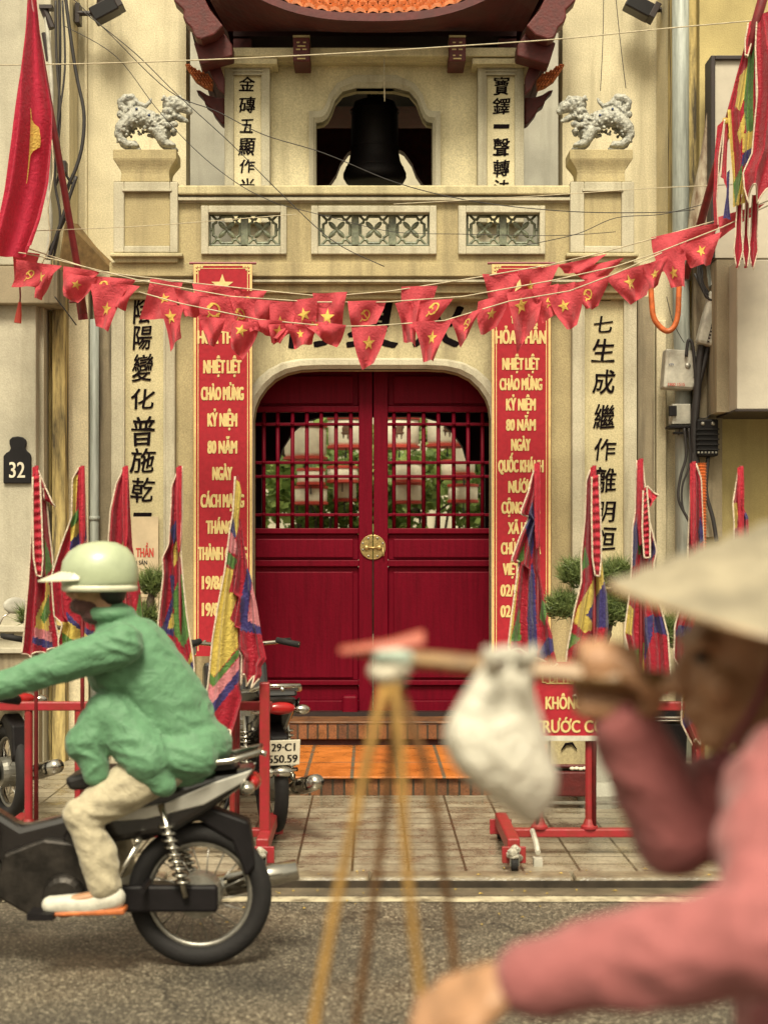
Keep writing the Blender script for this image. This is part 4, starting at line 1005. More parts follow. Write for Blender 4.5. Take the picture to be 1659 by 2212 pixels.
# ---------------------------------------------------------------- cloth surfaces
def along(pts,v):
    if v<=0: return pts[0]
    if v>=1: return pts[-1]
    L=[math.dist(pts[i],pts[i+1]) for i in range(len(pts)-1)]; t=v*sum(L)
    for i,l in enumerate(L):
        if t<=l: k=t/max(l,1e-9); return (lerp(pts[i][0],pts[i+1][0],k),lerp(pts[i][1],pts[i+1][1],k))
        t-=l
    return pts[-1]
def ndrape(left,right,Y,nf=2.5,amp=.06,ph=0,bot=None):
    def f(u,v):
        vv=v*(bot(u) if bot else 1)
        a=along(left,vv); b=along(right,vv)
        w=u+.06*math.sin(2*math.pi*nf*u+ph+v)*math.sin(math.pi*u)
        p=P(lerp(a[0],b[0],w),lerp(a[1],b[1],w),Y)
        g=min(1,v*3+.15)
        p.y+=amp*g*(math.sin(2*math.pi*nf*u+ph+1.5*v)+.4*math.sin(2*math.pi*nf*2.3*u+2+ph+3*v))+.25*amp*math.sin(v*9+ph)
        return p
    return f
# big national flag, upper left
nf=thing('national_flag','large crimson flag with a folded yellow star hanging from a leaning pole at upper left','flag',P(170,680,11.5))
MB().tube([P(60,-40,10.9),P(125,330,11.2),P(168,580,11.4),P(180,676,11.5)],[.022,.024,.026,.028],10).build('pole',M['pole'],nf,smooth=True)
left=[(58,-30),(50,60),(38,160),(22,290),(5,400),(-20,520),(-40,590)]; right=[(76,-20),(84,60),(100,150),(122,250),(122,300),(112,380),(88,500),(72,540),(0,575)]
ff=ndrape(left,[(76,-20),(84,60),(100,150),(121,245),(120,300),(110,400),(92,480),(74,535)],10.9,1.35,.10,.9,lambda u:1-.03*math.sin(u*5))
MB().grid(ff,40,70).build('flag_cloth',M['bigred'],nf,smooth=True)
vs=[];fs=[];nu_=8
prof_=[(0,.01),(.15,.015),(.2,.05),(.24,.12),(.4,.15),(.5,.14),(.56,.05),(.62,.02),(1,.008)]
def pw_(t):
    for (t0,w0),(t1,w1) in zip(prof_,prof_[1:]):
        if t<=t1: return lerp(w0,w1,(t-t0)/(t1-t0))
    return .008
for i in range(61):            # star folded in half: a tall narrow sliver with one broad point
    t=i/60; y=.45+.27*t
    for j in range(nu_+1): vs.append(ff(.50+pw_(t)*j/nu_,y)+Vector((0,-.022,0)))
for i in range(60):
    for j in range(nu_): a_=i*(nu_+1)+j; fs.append((a_,a_+1,a_+nu_+2,a_+nu_+1))
MB().add(vs,fs).build('star',M['goldstar'],nf,smooth=True)
tag(MB().tube([P(168,600,11.55),P(180,690,11.6)],.036,10).tube([P(150,652,11.6),P(176,650,11.6)],.008).build('pole_socket',M['pole'],None),'rusty dark red pole socket below the leaning flagpole at left','pole socket')
ts=thing('red_tassel','small red tassel hanging at far left under the bunting','tassel',P(40,700,11.2))
MB().tube([P(42,600,11.2),P(44,640,11.2),P(43,652,11.2)],.006).build('tassel_cord',M['pole'],ts); MB().tube([P(43,652,11.2),P(40,680,11.2),P(38,697,11.2)],[.010,.022,.026],8).build('fringe',M['redprint'],ts)
def inside(p,poly):
    x,y=p; r=False
    for (x0,y0),(x1,y1) in zip(poly,poly[1:]+poly[:1]):
        if (y0>y)!=(y1>y) and x<(x1-x0)*(y-y0)/(y1-y0)+x0: r=not r
    return r
FLM=['flagR','flagY','flagG','flagB','flagP']
def sewn(f,Y,patches,name,parent,nu=56,nv=110):
    """one cloth whose sewn patches are told apart by what part of the cloth they are"""
    o=MB().grid(f,nu,nv).build(name,M['flagR'],parent,smooth=True)
    for k in FLM[1:]: o.data.materials.append(M[k])
    vs=o.data.vertices
    for p in o.data.polygons:
        c=sum((vs[i].co for i in p.vertices),Vector())/len(p.vertices); q=(CX+c.x*F/c.y,CY+(EYE-c.z)*F/c.y)
        for k,poly in patches:
            if inside(q,poly): p.material_index='RYGBP'.index(k)
    return o
# big festival flag, upper right
FA=festmat('festival_cloth_yellow_heart',[(0,YEL),(.42,GRN),(.54,PNK),(.68,BLU),(.80,RED)])
FB=festmat('festival_cloth_green_heart',[(0,GRN),(.30,YEL),(.48,RED),(.60,BLU),(.74,RED)])
FC=festmat('festival_cloth_blue_heart',[(0,BLU),(.34,YEL),(.56,RED),(.66,GRN),(.74,RED)])
FD=festmat('festival_cloth_red_heart',[(0,RED),(.30,YEL),(.42,GRN),(.55,YEL),(.66,BLU),(.78,RED)])
def trim(fn,parent,lo=0,hi=1,edges='lrb',r=.006,n=60,dy=-.004):
    q=MB(); dv=Vector((0,dy,0))
    if 'l' in edges: q.tube([fn(0,lerp(lo,hi,i/n))+dv for i in range(n+1)],r,5)
    if 'r' in edges: q.tube([fn(1,lerp(lo,hi,i/n))+dv for i in range(n+1)],r,5)
    if 'b' in edges: q.tube([fn(i/n,1)+dv for i in range(n+1)],r,5)
    q.build('white_ribbon',M['trimw'],parent,smooth=True)
bf=thing('festival_flag','big five-coloured festival flag with red fringe on a leaning pole at upper right','flag',P(1490,560,11.5))
MB().tube([P(1480,600,11.6),P(1556,330,11.2),P(1610,130,10.9),P(1680,-120,10.6)],[.028,.030,.032,.034],10).build('pole',M['pole'],bf,smooth=True)
def cD(p): return [(1388.4+x*.2853,y*.2853) for x,y in p]
f1=ndrape(cD([(790,300),(715,560),(645,830),(655,1000),(690,1340),(690,1560)]),cD([(845,250),(850,600),(850,900),(860,1000),(835,1250),(765,1540)]),10.85,1.6,.035,0)
sewn(f1,10.85,[(k,cD(p)) for k,p in (('Y',[(735,570),(808,480),(795,650),(735,840),(700,800)]),('Y',[(785,800),(715,1000),(735,1090),(775,970)]),('G',[(800,400),(850,320),(835,700),(840,980),(790,1020),(765,800)]),('Y',[(640,820),(668,830),(700,1330),(712,1570),(675,1570),(640,950)]),('Y',[(755,1010),(870,970),(850,1100),(755,1155)]),('B',[(755,1165),(850,1095),(850,1195),(745,1260)]),('G',[(685,1390),(755,1235),(745,1420),(700,1560)]),('Y',[(700,1560),(765,1280),(775,1530)]))],'flag_cloth',bf,50,90)
f2=ndrape(cD([(870,120),(860,350),(870,700),(835,1150),(765,1300),(770,1420),(800,1540)]),cD([(980,60),(1060,400),(1080,900),(1070,1300),(1000,1420),(940,1530)]),10.75,1.1,.06,1.5,lambda u:1-.09*abs(math.sin(u*6)))
MB().grid(f2,40,60).build('fringe_cloth',M['flagR'],bf,smooth=True); trim(f2,bf,edges='lb')
f3=ndrape(cD([(565,950),(545,1200),(535,1500),(545,1700)]),cD([(620,900),(575,1200),(560,1500),(572,1700)]),10.95,1.0,.015,0)
MB().grid(f3,14,40).build('streamer',M['sleeve'],bf,smooth=True); trim(f3,bf,edges='r')
f4=ndrape(cD([(620,940),(600,1200),(590,1330)]),cD([(650,930),(640,1200),(640,1420)]),10.92,1.0,.015,1)
MB().grid(f4,14,30).build('streamer',M['sleeve'],bf,smooth=True); trim(f4,bf,edges='l')
f6=ndrape(cD([(640,1300),(635,1480),(610,1650)]),cD([(660,1280),(655,1480),(670,1660)]),10.94,1.0,.015,1)
MB().grid(f6,10,30).build('streamer',M['flagB'],bf,smooth=True)
f7=ndrape(cD([(800,170),(775,300),(775,420)]),cD([(870,110),(830,300),(790,430)]),10.82,1.0,.015,2)
MB().grid(f7,10,30).build('streamer',M['sleeve'],bf,smooth=True); trim(f7,bf,edges='lrb')
for a,b in ((1588,1600),(1606,1614),(1622,1636)):
    f5=ndrape([(a+4,420),(a,505),(a-4,540),(a+2,575)],[(b+2,420),(b,505),(b+3,540),(a+6,580)],10.9,1,.02,a)
    MB().grid(f5,8,20,lambda u,v:(.9,0)).build('tail_ribbon',FD,bf,smooth=True); trim(f5,bf,edges='lr',r=.005,n=20)
MB().tube([P(1571,268,11.05),P(1574,258,11.05)],.042,10).tube([P(1566,287,11.06),P(1562,296,11.06)],.042,10).build('pole_tie',M['goldstar'],bf)
# ---------------------------------------------------------------- bunting
B=[]
def pennants(name,label,cord,Y,items):
    r=thing(name,label,'bunting',P(cord[len(cord)//2][0],cord[len(cord)//2][1],Y))
    pth=[P(a,b,Y) for a,b in cord]; MB().tube(pth,.0045,6).build('cord',M['wirew'],r,smooth=True)
    for k,(c4,em,ex,ey,es,ea) in enumerate(items):
        tl_,tr_,brr,bl=c4; jr=random.Random(k*31+int(Y*100)); j_=lambda p,a:(p[0]+jr.uniform(-a,a),p[1]+jr.uniform(-a,a)); brr,bl=j_((brr[0]+2,brr[1]+5),7),j_((bl[0]-2,bl[1]+5),7); tl_,tr_=(tl_[0]-3,tl_[1]),(tr_[0]+3,tr_[1]); ph=k*1.7+Y; am=.030+.014*(k%3); dY=Y-.004*(k%4)
        def f(u,v,dY=dY,ph=ph,am=am):
            a=(lerp(tl_[0],tr_[0],u),lerp(tl_[1],tr_[1],u)); b=(lerp(bl[0],brr[0],u),lerp(bl[1],brr[1],u))
            bulge=4*math.sin(math.pi*v)*math.sin(ph)
            p=P(lerp(a[0],b[0],v)+bulge*(u-.5)*2,lerp(a[1],b[1],v)+3*math.sin(3.1*u+ph)*v,dY)
            p.y+=am*(.25+v)*(math.sin(5.2*u+3.4*v+ph)+.5*math.sin(9*u-4*v+ph*2))
            return p
        pn=MB().grid(f,16,20).build('pennant',M['pennant'],r,smooth=True)
        if em:
            vs,fs=star_tris() if em=='s' else sickle_tris()
            cs,sn=math.cos(R(ea)),math.sin(R(ea)); out=[]
            W_=math.dist(tl_,tr_); H_=math.dist(((tl_[0]+tr_[0])/2,(tl_[1]+tr_[1])/2),((bl[0]+brr[0])/2,(bl[1]+brr[1])/2))
            for a,b in vs:
                u=ex+(a*cs-b*sn)*es/W_; v=ey-(a*sn+b*cs)*es/max(H_,1)
                u=min(.99,max(.01,u)); v=min(.99,max(.01,v)); out.append(f(u,v)+Vector((0,-.007,0)))
            MB().add(out,fs).build('star' if em=='s' else 'hammer_and_sickle',M['goldstar'],pn,smooth=True)
    return r
def q4(a,b,c,d): return (a,b,c,d)
# corners: top-left, top-right, bottom-right, bottom-left
UP=[(q4((1204,573),(1308,548),(1260,590),(1222,592)),None,.5,.5,1,0),
 (q4((1236,583),(1345,556),(1310,600),(1275,612)),None,.5,.5,1,0),
 (q4((1410,512),(1556,478),(1500,540),(1432,578)),None,.5,.5,1,0),
 (q4((1548,470),(1650,438),(1622,465),(1562,505)),None,.5,.5,1,0),
 (q4((1044,592),(1130,590),(1095,650),(1058,672)),None,.5,.5,1,0),
 (q4((196,594),(292,604),(250,648),(205,640)),'h',.35,.5,40,10),
 (q4((140,574),(212,586),(180,612),(140,622)),None,.4,.5,20,0),
 (q4((328,602),(392,610),(380,690),(304,688)),'s',.55,.45,26,20),
 (q4((508,626),(574,628),(560,660),(515,668)),'h',.4,.5,26,-30),
 (q4((870,618),(942,617),(905,690),(875,740)),None,.5,.5,1,0),
 (q4((418,612),(520,622),(470,668),(436,664)),'s',.8,.5,24,30),
 (q4((1120,585),(1206,570),(1180,640),(1136,650)),'s',.3,.5,28,0),
 (q4((30,540),(84,548),(64,580),(34,600)),None,.5,.5,1,0)]
pennants('bunting','upper row of red pennants strung high between the houses',[(-80,510),(60,536),(216,587),(421,611),(560,626),(700,640),(846,628),(1041,597),(1194,570),(1300,545),(1420,512),(1560,472),(1730,405)],11.05,UP)
MID=[(q4((38,560),(132,574),(98,618),(30,615)),'h',.4,.5,28,10),
 (q4((72,572),(118,580),(92,640),(82,638)),'s',.45,.35,28,10),
 (q4((140,588),(205,600),(168,655),(140,640)),'s',.5,.4,22,0),
 (q4((200,612),(270,618),(232,706),(208,700)),'s',.55,.55,34,0),
 (q4((240,608),(300,618),(262,660),(246,655)),None,.5,.5,1,0),
 (q4((378,620),(448,640),(440,668),(408,684)),None,.4,.5,1,0),
 (q4((428,636),(520,644),(500,710),(446,706)),'h',.38,.42,40,0),
 (q4((498,640),(572,648),(566,712),(510,708)),'h',.2,.5,30,10),
 (q4((678,633),(747,630),(740,702),(690,700)),'s',.42,.72,42,-4),
 (q4((630,648),(682,642),(680,708),(644,718)),'s',.5,.45,32,10),
 (q4((754,650),(832,648),(812,702),(766,700)),'h',.5,.55,30,0),
 (q4((856,655),(905,648),(892,738),(872,736)),None,.5,.5,1,0),
 (q4((890,650),(976,645),(930,700),(898,704)),'h',.62,.35,34,0),
 (q4((1036,650),(1100,632),(1075,710),(1042,716)),'s',.5,.5,28,0),
 (q4((1096,632),(1176,618),(1160,690),(1122,752)),'s',.35,.3,36,0),
 (q4((1150,625),(1204,612),(1196,668),(1172,700)),'h',.6,.5,24,0),
 (q4((1236,612),(1318,592),(1290,660),(1268,662)),'h',.35,.5,30,0),
 (q4((1310,596),(1402,566),(1392,640),(1366,656)),'s',.45,.42,38,0),
 (q4((1418,560),(1480,520),(1472,610),(1452,622)),'s',.45,.6,32,0),
 (q4((1470,530),(1556,500),(1536,560),(1500,574)),'s',.5,.45,28,10),
 (q4((540,645),(600,650),(582,690),(548,720)),None,.5,.5,1,0),
 (q4((585,650),(640,652),(628,720),(596,732)),'s',.4,.55,30,0),
 (q4((1190,618),(1240,608),(1232,650),(1200,668)),None,.5,.5,1,0),
 (q4((1392,572),(1440,552),(1428,604),(1404,622)),'s',.5,.5,22,0)]
pennants('bunting','middle row of red pennants with large stars crossing the inscription',[(-80,525),(60,548),(120,560),(300,605),(500,640),(680,652),(830,652),(1000,640),(1194,605),(1330,575),(1420,545),(1560,490),(1730,410)],10.95,MID)
LOW=[(q4((345,655),(396,660),(388,720),(372,750)),'s',.4,.3,34,0),
 (q4((430,682),(486,688),(470,735),(448,738)),None,.5,.5,1,0),
 (q4((505,690),(560,700),(528,775),(508,750)),'s',.4,.3,30,0),
 (q4((582,700),(628,700),(606,740),(592,738)),'s',.5,.4,32,0),
 (q4((618,700),(690,704),(668,735),(640,752)),'s',.4,.4,22,0),
 (q4((655,690),(745,702),(722,748),(668,716)),'s',.25,.3,28,10),
 (q4((762,708),(835,702),(810,786),(782,790)),'s',.5,.42,34,0),
 (q4((893,695),(976,690),(938,775),(920,780)),'s',.55,.42,34,0),
 (q4((974,690),(1040,665),(1012,715),(992,742)),'h',.55,.4,26,0),
 (q4((1188,642),(1258,622),(1246,704),(1222,708)),'s',.35,.35,30,0),
 (q4((560,690),(625,692),(600,728),(575,718)),None,.5,.5,1,0)]
pennants('bunting','lowest row of red pennants hanging over the door arch',[(300,630),(390,655),(560,690),(720,705),(813,703),(960,692),(1100,650),(1230,628),(1330,590),(1430,545)],10.88,LOW)
# ---------------------------------------------------------------- barriers with festival flags
YBAR=8.4
def barrier(label,px0,px1,feet,posts,sq):
    r=thing('red_barrier',label,'barrier',(X((px0+px1)/2,YBAR),YBAR,GZ),'red wheeled steel barriers on the pavement')
    z0,z1=Z(1808,YBAR),Z(1790,YBAR)
    MB().box(X(px0,YBAR),X(px1,YBAR),YBAR-.03,YBAR+.03,z0,z1).build('base_rail',M['barrier'],r,bevel=.006)
    MB().box(X(px0-20,YBAR),X(px1+10,YBAR),YBAR-.025,YBAR+.025,Z(1535,YBAR),Z(1516,YBAR)).build('top_rail',M['barrier'],r,bevel=.006)
    for x in posts:
        xx=X(x,YBAR); MB().tube([(xx,YBAR,z1),(xx,YBAR,Z(1536,YBAR))],.022,12).lathe([(.045,z1),(.045,z1+.012),(.034,z1+.022),(.024,z1+.05)],(xx,YBAR,0),16).build('post',M['barrier'],r,smooth=False)
    if sq:
        xx=X(sq,8.25); MB().box(xx-.026,xx+.026,8.22,8.27,z0,Z(1474,8.25)).build('square_post',M['barrier'],r,bevel=.006)
    for fx in feet:
        xx=X(fx,YBAR); fo=MB().box(xx-.032,xx+.032,YBAR-.40,YBAR+.40,z0-.012,z1+.018).build('foot_beam',M['barrier'],r,bevel=.008)
        MB().box(xx-.06,xx+.06,YBAR-.415,YBAR-.402,z0-.06,z1-.02).box(xx-.06,xx+.06,YBAR+.402,YBAR+.415,z0-.06,z1-.02).build('caster_plate',M['barrier'],fo,bevel=.004)
        for s in (-1,1):
            cy=YBAR+s*.44
            ca=MB().lathe([(.012,-.014),(.034,-.016),(.038,0),(.034,.016),(.012,.014)],(xx,cy-s*.0,GZ+.038),20,'x').build('caster',M['rubber'],fo,smooth=False)
            q=MB(); q.tube([(xx-.004,cy-s*.01,z1-.03),(xx+.01,cy,GZ+.07)],.014); q.box(xx-.024,xx-.019,cy-.02,cy+.02,GZ+.03,GZ+.09).box(xx+.019,xx+.024,cy-.02,cy+.02,GZ+.03,GZ+.09)
            q.build('fork',M['steel'],ca)
            w=MB()
            for i in range(7): w.ball((xx+rnd.uniform(-.02,.02),cy+rnd.uniform(-.02,.02),GZ+.085+rnd.uniform(-.025,.03)),(rnd.uniform(.016,.032),rnd.uniform(.016,.03),rnd.uniform(.008,.026)),7,5,Matrix.Rotation(rnd.uniform(0,3),3,'X')@Matrix.Rotation(rnd.uniform(0,3),3,'Z'))
            w.build('plastic_wrap',M['wrap'],ca)
    return r
M['wrap']=mat('crumpled_plastic',(.5,.46,.37),.3,.3,40,.8,60)
bl=barrier('red wheeled steel barrier on the left, in front of the parked scooters',-40,578,(578,20),(62,170,265,385,505),572)
br=barrier('red wheeled steel barrier on the right carrying the warning sign',1088,1720,(1095,1640),(1165,1273,1390,1505,1600),None)
sg=thing('warning_sign','red warning sign with yellow letters TRƯỚC CỔNG hung on the right barrier','sign',(X(1230,8.35),8.35,Z(1600,8.35)))
MB().pbox(1150,1372,1430,1590,8.352,8.364).build('board',M['banner'],sg); MB().pbox(1146,1376,1590.3,1601,8.345,8.37).build('lower_edge',M['cabw'],sg)
t=MB(); put(t,'L DI TÍCH LỊCH SỬ',1256,1468,170,15,8.352,.02); t.pbox(1180,1340,1476,1478,8.349,8.352)
put(t,'KHÔNG',1218,1518,78,28,8.352,.035); put(t,'TRƯỚC CỔNG',1250,1569,190,27,8.352,.035); t.build('lettering',M['gold'],sg)
def cA(p): return [(x*.3913,991.8+y*.3913) for x,y in p]
def cB(p): return [(1027.8+x*.3804,991.8+y*.3804) for x,y in p]
FL=[ # crop map, pole x, top y, left edge, right edge, sewn patches, folds, label
 (cA,200,35,[(188,45),(182,300),(160,700),(132,1000),(118,1092)],[(212,60),(250,150),(268,400),(288,560),(300,880),(335,1095)],
  [('P',[(210,560),(246,480),(252,620),(225,680)]),('G',[(246,440),(272,520),(290,600),(252,650)]),('Y',[(255,640),(250,760),(200,870),(195,945),(270,960),(275,700)]),('G',[(222,875),(268,750),(278,850),(245,910)]),('P',[(190,930),(285,955),(285,1012),(190,985)]),('B',[(180,980),(290,1012),(290,1055),(178,1015)])],2.4,'festival flag at far left in front of the number plate'),
 (cA,455,35,[(440,45),(402,110),(396,320),(340,470),(285,650),(300,870),(345,910),(320,1000),(325,1095)],[(462,40),(470,340),(482,500),(505,700),(525,900),(545,1092)],
  [('Y',[(395,100),(430,85),(418,300),(395,335)]),('G',[(390,335),(455,240),(458,310),(390,390)]),('Y',[(390,385),(462,310),(470,385),(390,460)]),('B',[(390,455),(470,375),(480,445),(385,515)]),('P',[(385,515),(480,440),(495,520),(400,620)]),('B',[(365,840),(440,920),(540,960),(540,1010),(375,905)]),('Y',[(345,900),(380,900),(540,1010),(540,1060),(480,1040),(345,965)]),('G',[(340,955),(470,1050),(440,1095),(345,1040)])],2.2,'festival flag behind the rider helmet, second from left'),
 (cA,695,35,[(683,45),(640,140),(610,280),(596,500),(620,800),(640,1000),(650,1100)],[(706,40),(716,300),(728,480),(745,570),(762,660),(778,760),(795,960),(800,1100)],
  [('Y',[(668,500),(685,420),(722,560),(738,720),(690,630)]),('G',[(742,900),(772,730),(790,900),(780,1000)]),('B',[(650,1010),(700,960),(720,1010),(660,1070)])],2.0,'festival flag with broad red folds beside the poster'),
 (cA,992,35,[(975,80),(945,150),(941,290),(930,480),(896,545),(902,640),(872,900),(880,1080),(890,1160),(945,1110),(962,1210),(985,1330)],[(1005,38),(1009,300),(1002,500),(1012,640),(1032,850),(1052,990),(1068,1080),(1076,1150),(1070,1330)],
  [('B',[(938,390),(992,310),(1010,360),(960,475)]),('Y',[(958,480),(1010,400),(1010,520),(958,595)]),('B',[(938,640),(950,760),(915,880),(880,955),(962,980),(958,925),(925,930),(962,800),(962,640)]),('Y',[(925,932),(952,840),(968,900),(956,940)]),('G',[(958,740),(1002,630),(1030,800),(1050,965),(1015,1045),(962,965)]),('Y',[(953,1065),(1020,1170),(1062,1045),(1072,1110),(1030,1180),(1025,1270),(955,1215)]),('B',[(1025,1165),(1070,1105),(1082,1185),(1030,1235)]),('G',[(955,1210),(1025,1272),(1015,1345),(980,1320)])],2.4,'festival flag with a green oval patch, fourth from left by the left banner'),
 (cB,352,15,[(344,25),(318,100),(296,190),(250,310),(300,330),(250,440),(200,580),(245,575),(228,700),(200,900),(178,1092)],[(358,20),(358,160),(354,480),(362,660),(386,790),(402,900),(432,1000),(442,1090),(468,1185)],
  [('B',[(280,380),(320,240),(338,330),(328,500),(302,700),(292,900),(302,1140),(352,1130),(335,660)]),('G',[(236,570),(276,480),(274,570),(240,600)]),('G',[(195,1040),(248,840),(256,1030)]),('Y',[(170,1095),(228,650),(248,640),(215,920),(192,1095)]),('G',[(362,900),(375,790),(405,850),(392,950)]),('B',[(362,1125),(368,1080),(412,1010),(445,1030),(448,1085),(380,1145)])],2.2,'furled festival flag with a dark blue core before the right banner'),
 (cB,672,35,[(650,60),(628,120),(622,340),(600,560),(600,700),(560,860),(540,980),(520,1090),(512,1200),(520,1400)],[(684,40),(692,330),(718,540),(730,680),(748,760),(760,950),(740,1100),(700,1400)],
  [('G',[(598,640),(620,490),(645,600)]),('Y',[(580,840),(660,700),(712,560),(745,660),(705,745),(632,885),(692,955),(620,985),(555,925)]),('B',[(630,886),(738,680),(775,960),(690,958)]),('G',[(525,1085),(540,985),(595,1022)]),('Y',[(600,1100),(700,1040),(720,1120),(620,1200)]),('B',[(600,1210),(720,1130),(730,1200),(600,1290)])],2.0,'festival flag with a blue and yellow heart in front of the bonsai'),
 (cB,938,-5,[(915,5),(906,300),(890,400),(886,600),(870,800),(845,990),(870,1100),(872,1240),(880,1330)],[(946,10),(976,330),(1002,440),(1022,520),(1005,600),(1030,800),(1062,900),(1088,1000),(1100,1240),(1090,1340)],
  [('B',[(880,610),(890,410),(912,330),(922,470),(905,610)]),('G',[(918,490),(940,430),(956,560),(925,540)]),('B',[(980,590),(1010,440),(1030,520)]),('Y',[(840,990),(868,820),(896,850),(888,1000)]),('B',[(1008,985),(1015,895),(1065,895),(1095,1005),(1040,990)]),('B',[(958,900),(1012,880),(1002,1000),(970,1100),(958,1170)]),('G',[(880,1165),(900,1090),(955,1045),(955,1140),(885,1205)]),('Y',[(885,1250),(885,1195),(955,1140),(960,1250)])],2.4,'festival flag rising behind the conical hat tip'),
 (cB,1238,12,[(1224,25),(1214,330),(1200,700),(1130,950),(1125,1130),(1175,1220),(1170,1500),(1250,1660)],[(1248,25),(1278,110),(1295,470),(1290,800),(1235,960),(1240,1130),(1290,1300),(1320,1500),(1330,1640)],
  [('B',[(1262,410),(1275,320),(1305,460),(1270,480)]),('B',[(1130,1005),(1150,945),(1230,955),(1205,1015)]),('Y',[(1165,1440),(1170,1340),(1270,1330),(1180,1480)]),('B',[(1168,1515),(1185,1430),(1285,1360),(1300,1400),(1230,1500),(1175,1550)])],2.0,'festival flag beside the orange ribbed tube, behind the conical hat'),
 (cB,1507,38,[(1493,60),(1458,250),(1465,380),(1450,700),(1440,1100)],[(1519,42),(1522,270),(1552,330),(1575,700),(1600,1100)],
  [('Y',[(1450,390),(1462,250),(1492,245),(1484,390)]),('B',[(1518,340),(1540,270),(1565,345)])],1.8,'festival flag at far right whose top shows above the conical hat'),
]
for cm_,pxx,yt,le,ri,pat,nfold,lab in FL:
    px,yt=cm_([(pxx,yt)])[0]; le,ri=cm_(le),cm_(ri); pat=[(k,cm_(p)) for k,p in pat]
    r=thing('festival_flag',lab,'flag',(X(px,8.38),8.38,Z(1790,8.4)),'five-coloured festival flags on the barriers')
    MB().tube([P(px,1795,8.38),P(px,yt,8.38)],[.012,.010],8).build('pole',M['pole'],r,smooth=True)
    ph=px*.7
    bot=lambda u,ph=ph:1-.035*abs(math.sin(u*8+ph))-.02*math.sin(u*3+ph)
    f=ndrape(le,ri,8.36,nfold,.030,ph,bot)
    sewn(f,8.36,pat,'flag_cloth',r)
    trim(f,r,edges='lb' if int(px)%2 else 'lrb',r=.0048)
    f2=ndrape([(px-8,yt+4),(px-8,yt+70),(px-7,yt+150),(px-4,yt+190)],[(px+5,yt),(px+5,yt+70),(px+5,yt+150),(px+1,yt+185)],8.325,1.3,.012,ph)
    MB().grid(f2,10,40).build('pole_sleeve',M['sleeve'],r,smooth=True)
    if pxx in (200,672,938):      # a pleated red fringe strip edged in white hangs down the front
        xl=[(px-6,yt+25),(px-6,yt+120),(px-4,yt+200),(px+2,yt+238)] if pxx!=938 else [(px+4,yt+70),(px+2,yt+150),(px+6,yt+215)]
        xr=[(px+10,yt+20),(px+14,yt+120),(px+16,yt+200),(px+12,yt+240)] if pxx!=938 else [(px+12,yt+60),(px+19,yt+150),(px+18,yt+215)]
        f3=ndrape(xl,xr,8.30,1.1,.012,ph)
        MB().grid(lambda u,v:f3(u,v)+Vector((0,-.006*math.sin(v*75),0)),10,110).build('fringe_strip',M['sleeve'],r,smooth=True); trim(f3,r,edges='lrb',r=.0048,dy=-.012)
    if pxx in (200,938):
        f4=ndrape([(px+8,yt+90),(px+18,yt+100),(px+14,yt+110)] if pxx==938 else [(px+16,yt+50),(px+18,yt+75)],[(px+14,yt+60),(px+26,yt+72),(px+38,yt+80)] if pxx==938 else [(px+22,yt+50),(px+42,yt+90)],8.33,1,.02,ph)
        MB().grid(f4,10,20).build('ribbon_tail',M['sleeve'],r,smooth=True); trim(f4,r,edges='lr',r=.0045,n=20)
# the tall pale flag leaning out in front of the doors
r=thing('festival_flag','largest festival flag with yellow heart, green pink and blue chevrons before the door','flag',(X(505,8.2),8.2,GZ),'five-coloured festival flags on the barriers')
MB().tube([P(512,1795,8.3),P(514,1500,8.28),P(508,1240,8.25),P(513,1030,8.2)],[.013,.012,.011,.009],8).build('pole',M['pole'],r,smooth=True)
fm=ndrape(cA([(1298,95),(1286,300),(1270,380),(1255,500),(1240,620),(1200,830),(1172,1000),(1146,1260),(1120,1360),(1128,1505)]),cA([(1312,85),(1332,180),(1316,330),(1316,480),(1300,600),(1300,700),(1312,1000),(1322,1100),(1318,1250),(1335,1320),(1300,1450),(1268,1545)]),8.14,1.2,.022,.3,lambda u:1-.03*abs(math.sin(u*9)))
sewn(fm,8.14,[(k,cA(p)) for k,p in (('Y',[(1280,90),(1345,150),(1330,330),(1300,440),(1285,310)]),('B',[(1262,380),(1286,305),(1304,425),(1290,445)]),('P',[(1250,440),(1266,385),(1300,445),(1325,535),(1250,505)]),('G',[(1235,565),(1252,500),(1312,560),(1290,612)]),
 ('Y',[(1230,585),(1290,615),(1262,740),(1320,735),(1270,885),(1322,930),(1322,1030),(1180,1205),(1150,1190),(1180,900)]),('G',[(1150,1160),(1180,1210),(1325,1035),(1318,1090),(1175,1262),(1148,1215)]),('P',[(1140,1205),(1175,1262),(1325,1090),(1330,1155),(1175,1352),(1130,1290)]),('B',[(1130,1290),(1175,1348),(1330,1150),(1330,1212),(1175,1412),(1128,1335)]))],'flag_cloth',r,60,150)
trim(fm,r,edges='lb',r=.0048)
fr=ndrape(cA([(1314,330),(1306,560),(1260,745),(1300,760),(1264,925),(1300,925),(1306,1050),(1335,1085),(1330,1250)]),cA([(1328,330),(1370,600),(1387,650),(1422,820),(1442,960),(1472,1105),(1442,1145),(1446,1190),(1402,1270)]),8.17,1.5,.025,1.3,lambda u:1-.07*abs(math.sin(u*7.5)))
sewn(fr,8.17,[(k,cA(p)) for k,p in (('B',[(1326,800),(1368,590),(1392,650),(1366,890),(1455,935),(1455,970),(1328,947)]),('P',[(1366,892),(1392,690),(1432,820),(1448,930)]))],'side_fold',r,40,80)
trim(fr,r,edges='lb',r=.0048)
tag(MB().tube([P(1516,1000+i*3.3+ (2 if i%2 else 0),8.6)+Vector((.0,0,0)) for i in range(66)],[.020 if i%2 else .026 for i in range(66)],10).tube([P(1516,1795,8.6),P(1516,1200,8.6)],.016).build('ribbed_tube',M['conduit'],None),'orange ribbed plastic tube standing upright behind the right flags','tube')
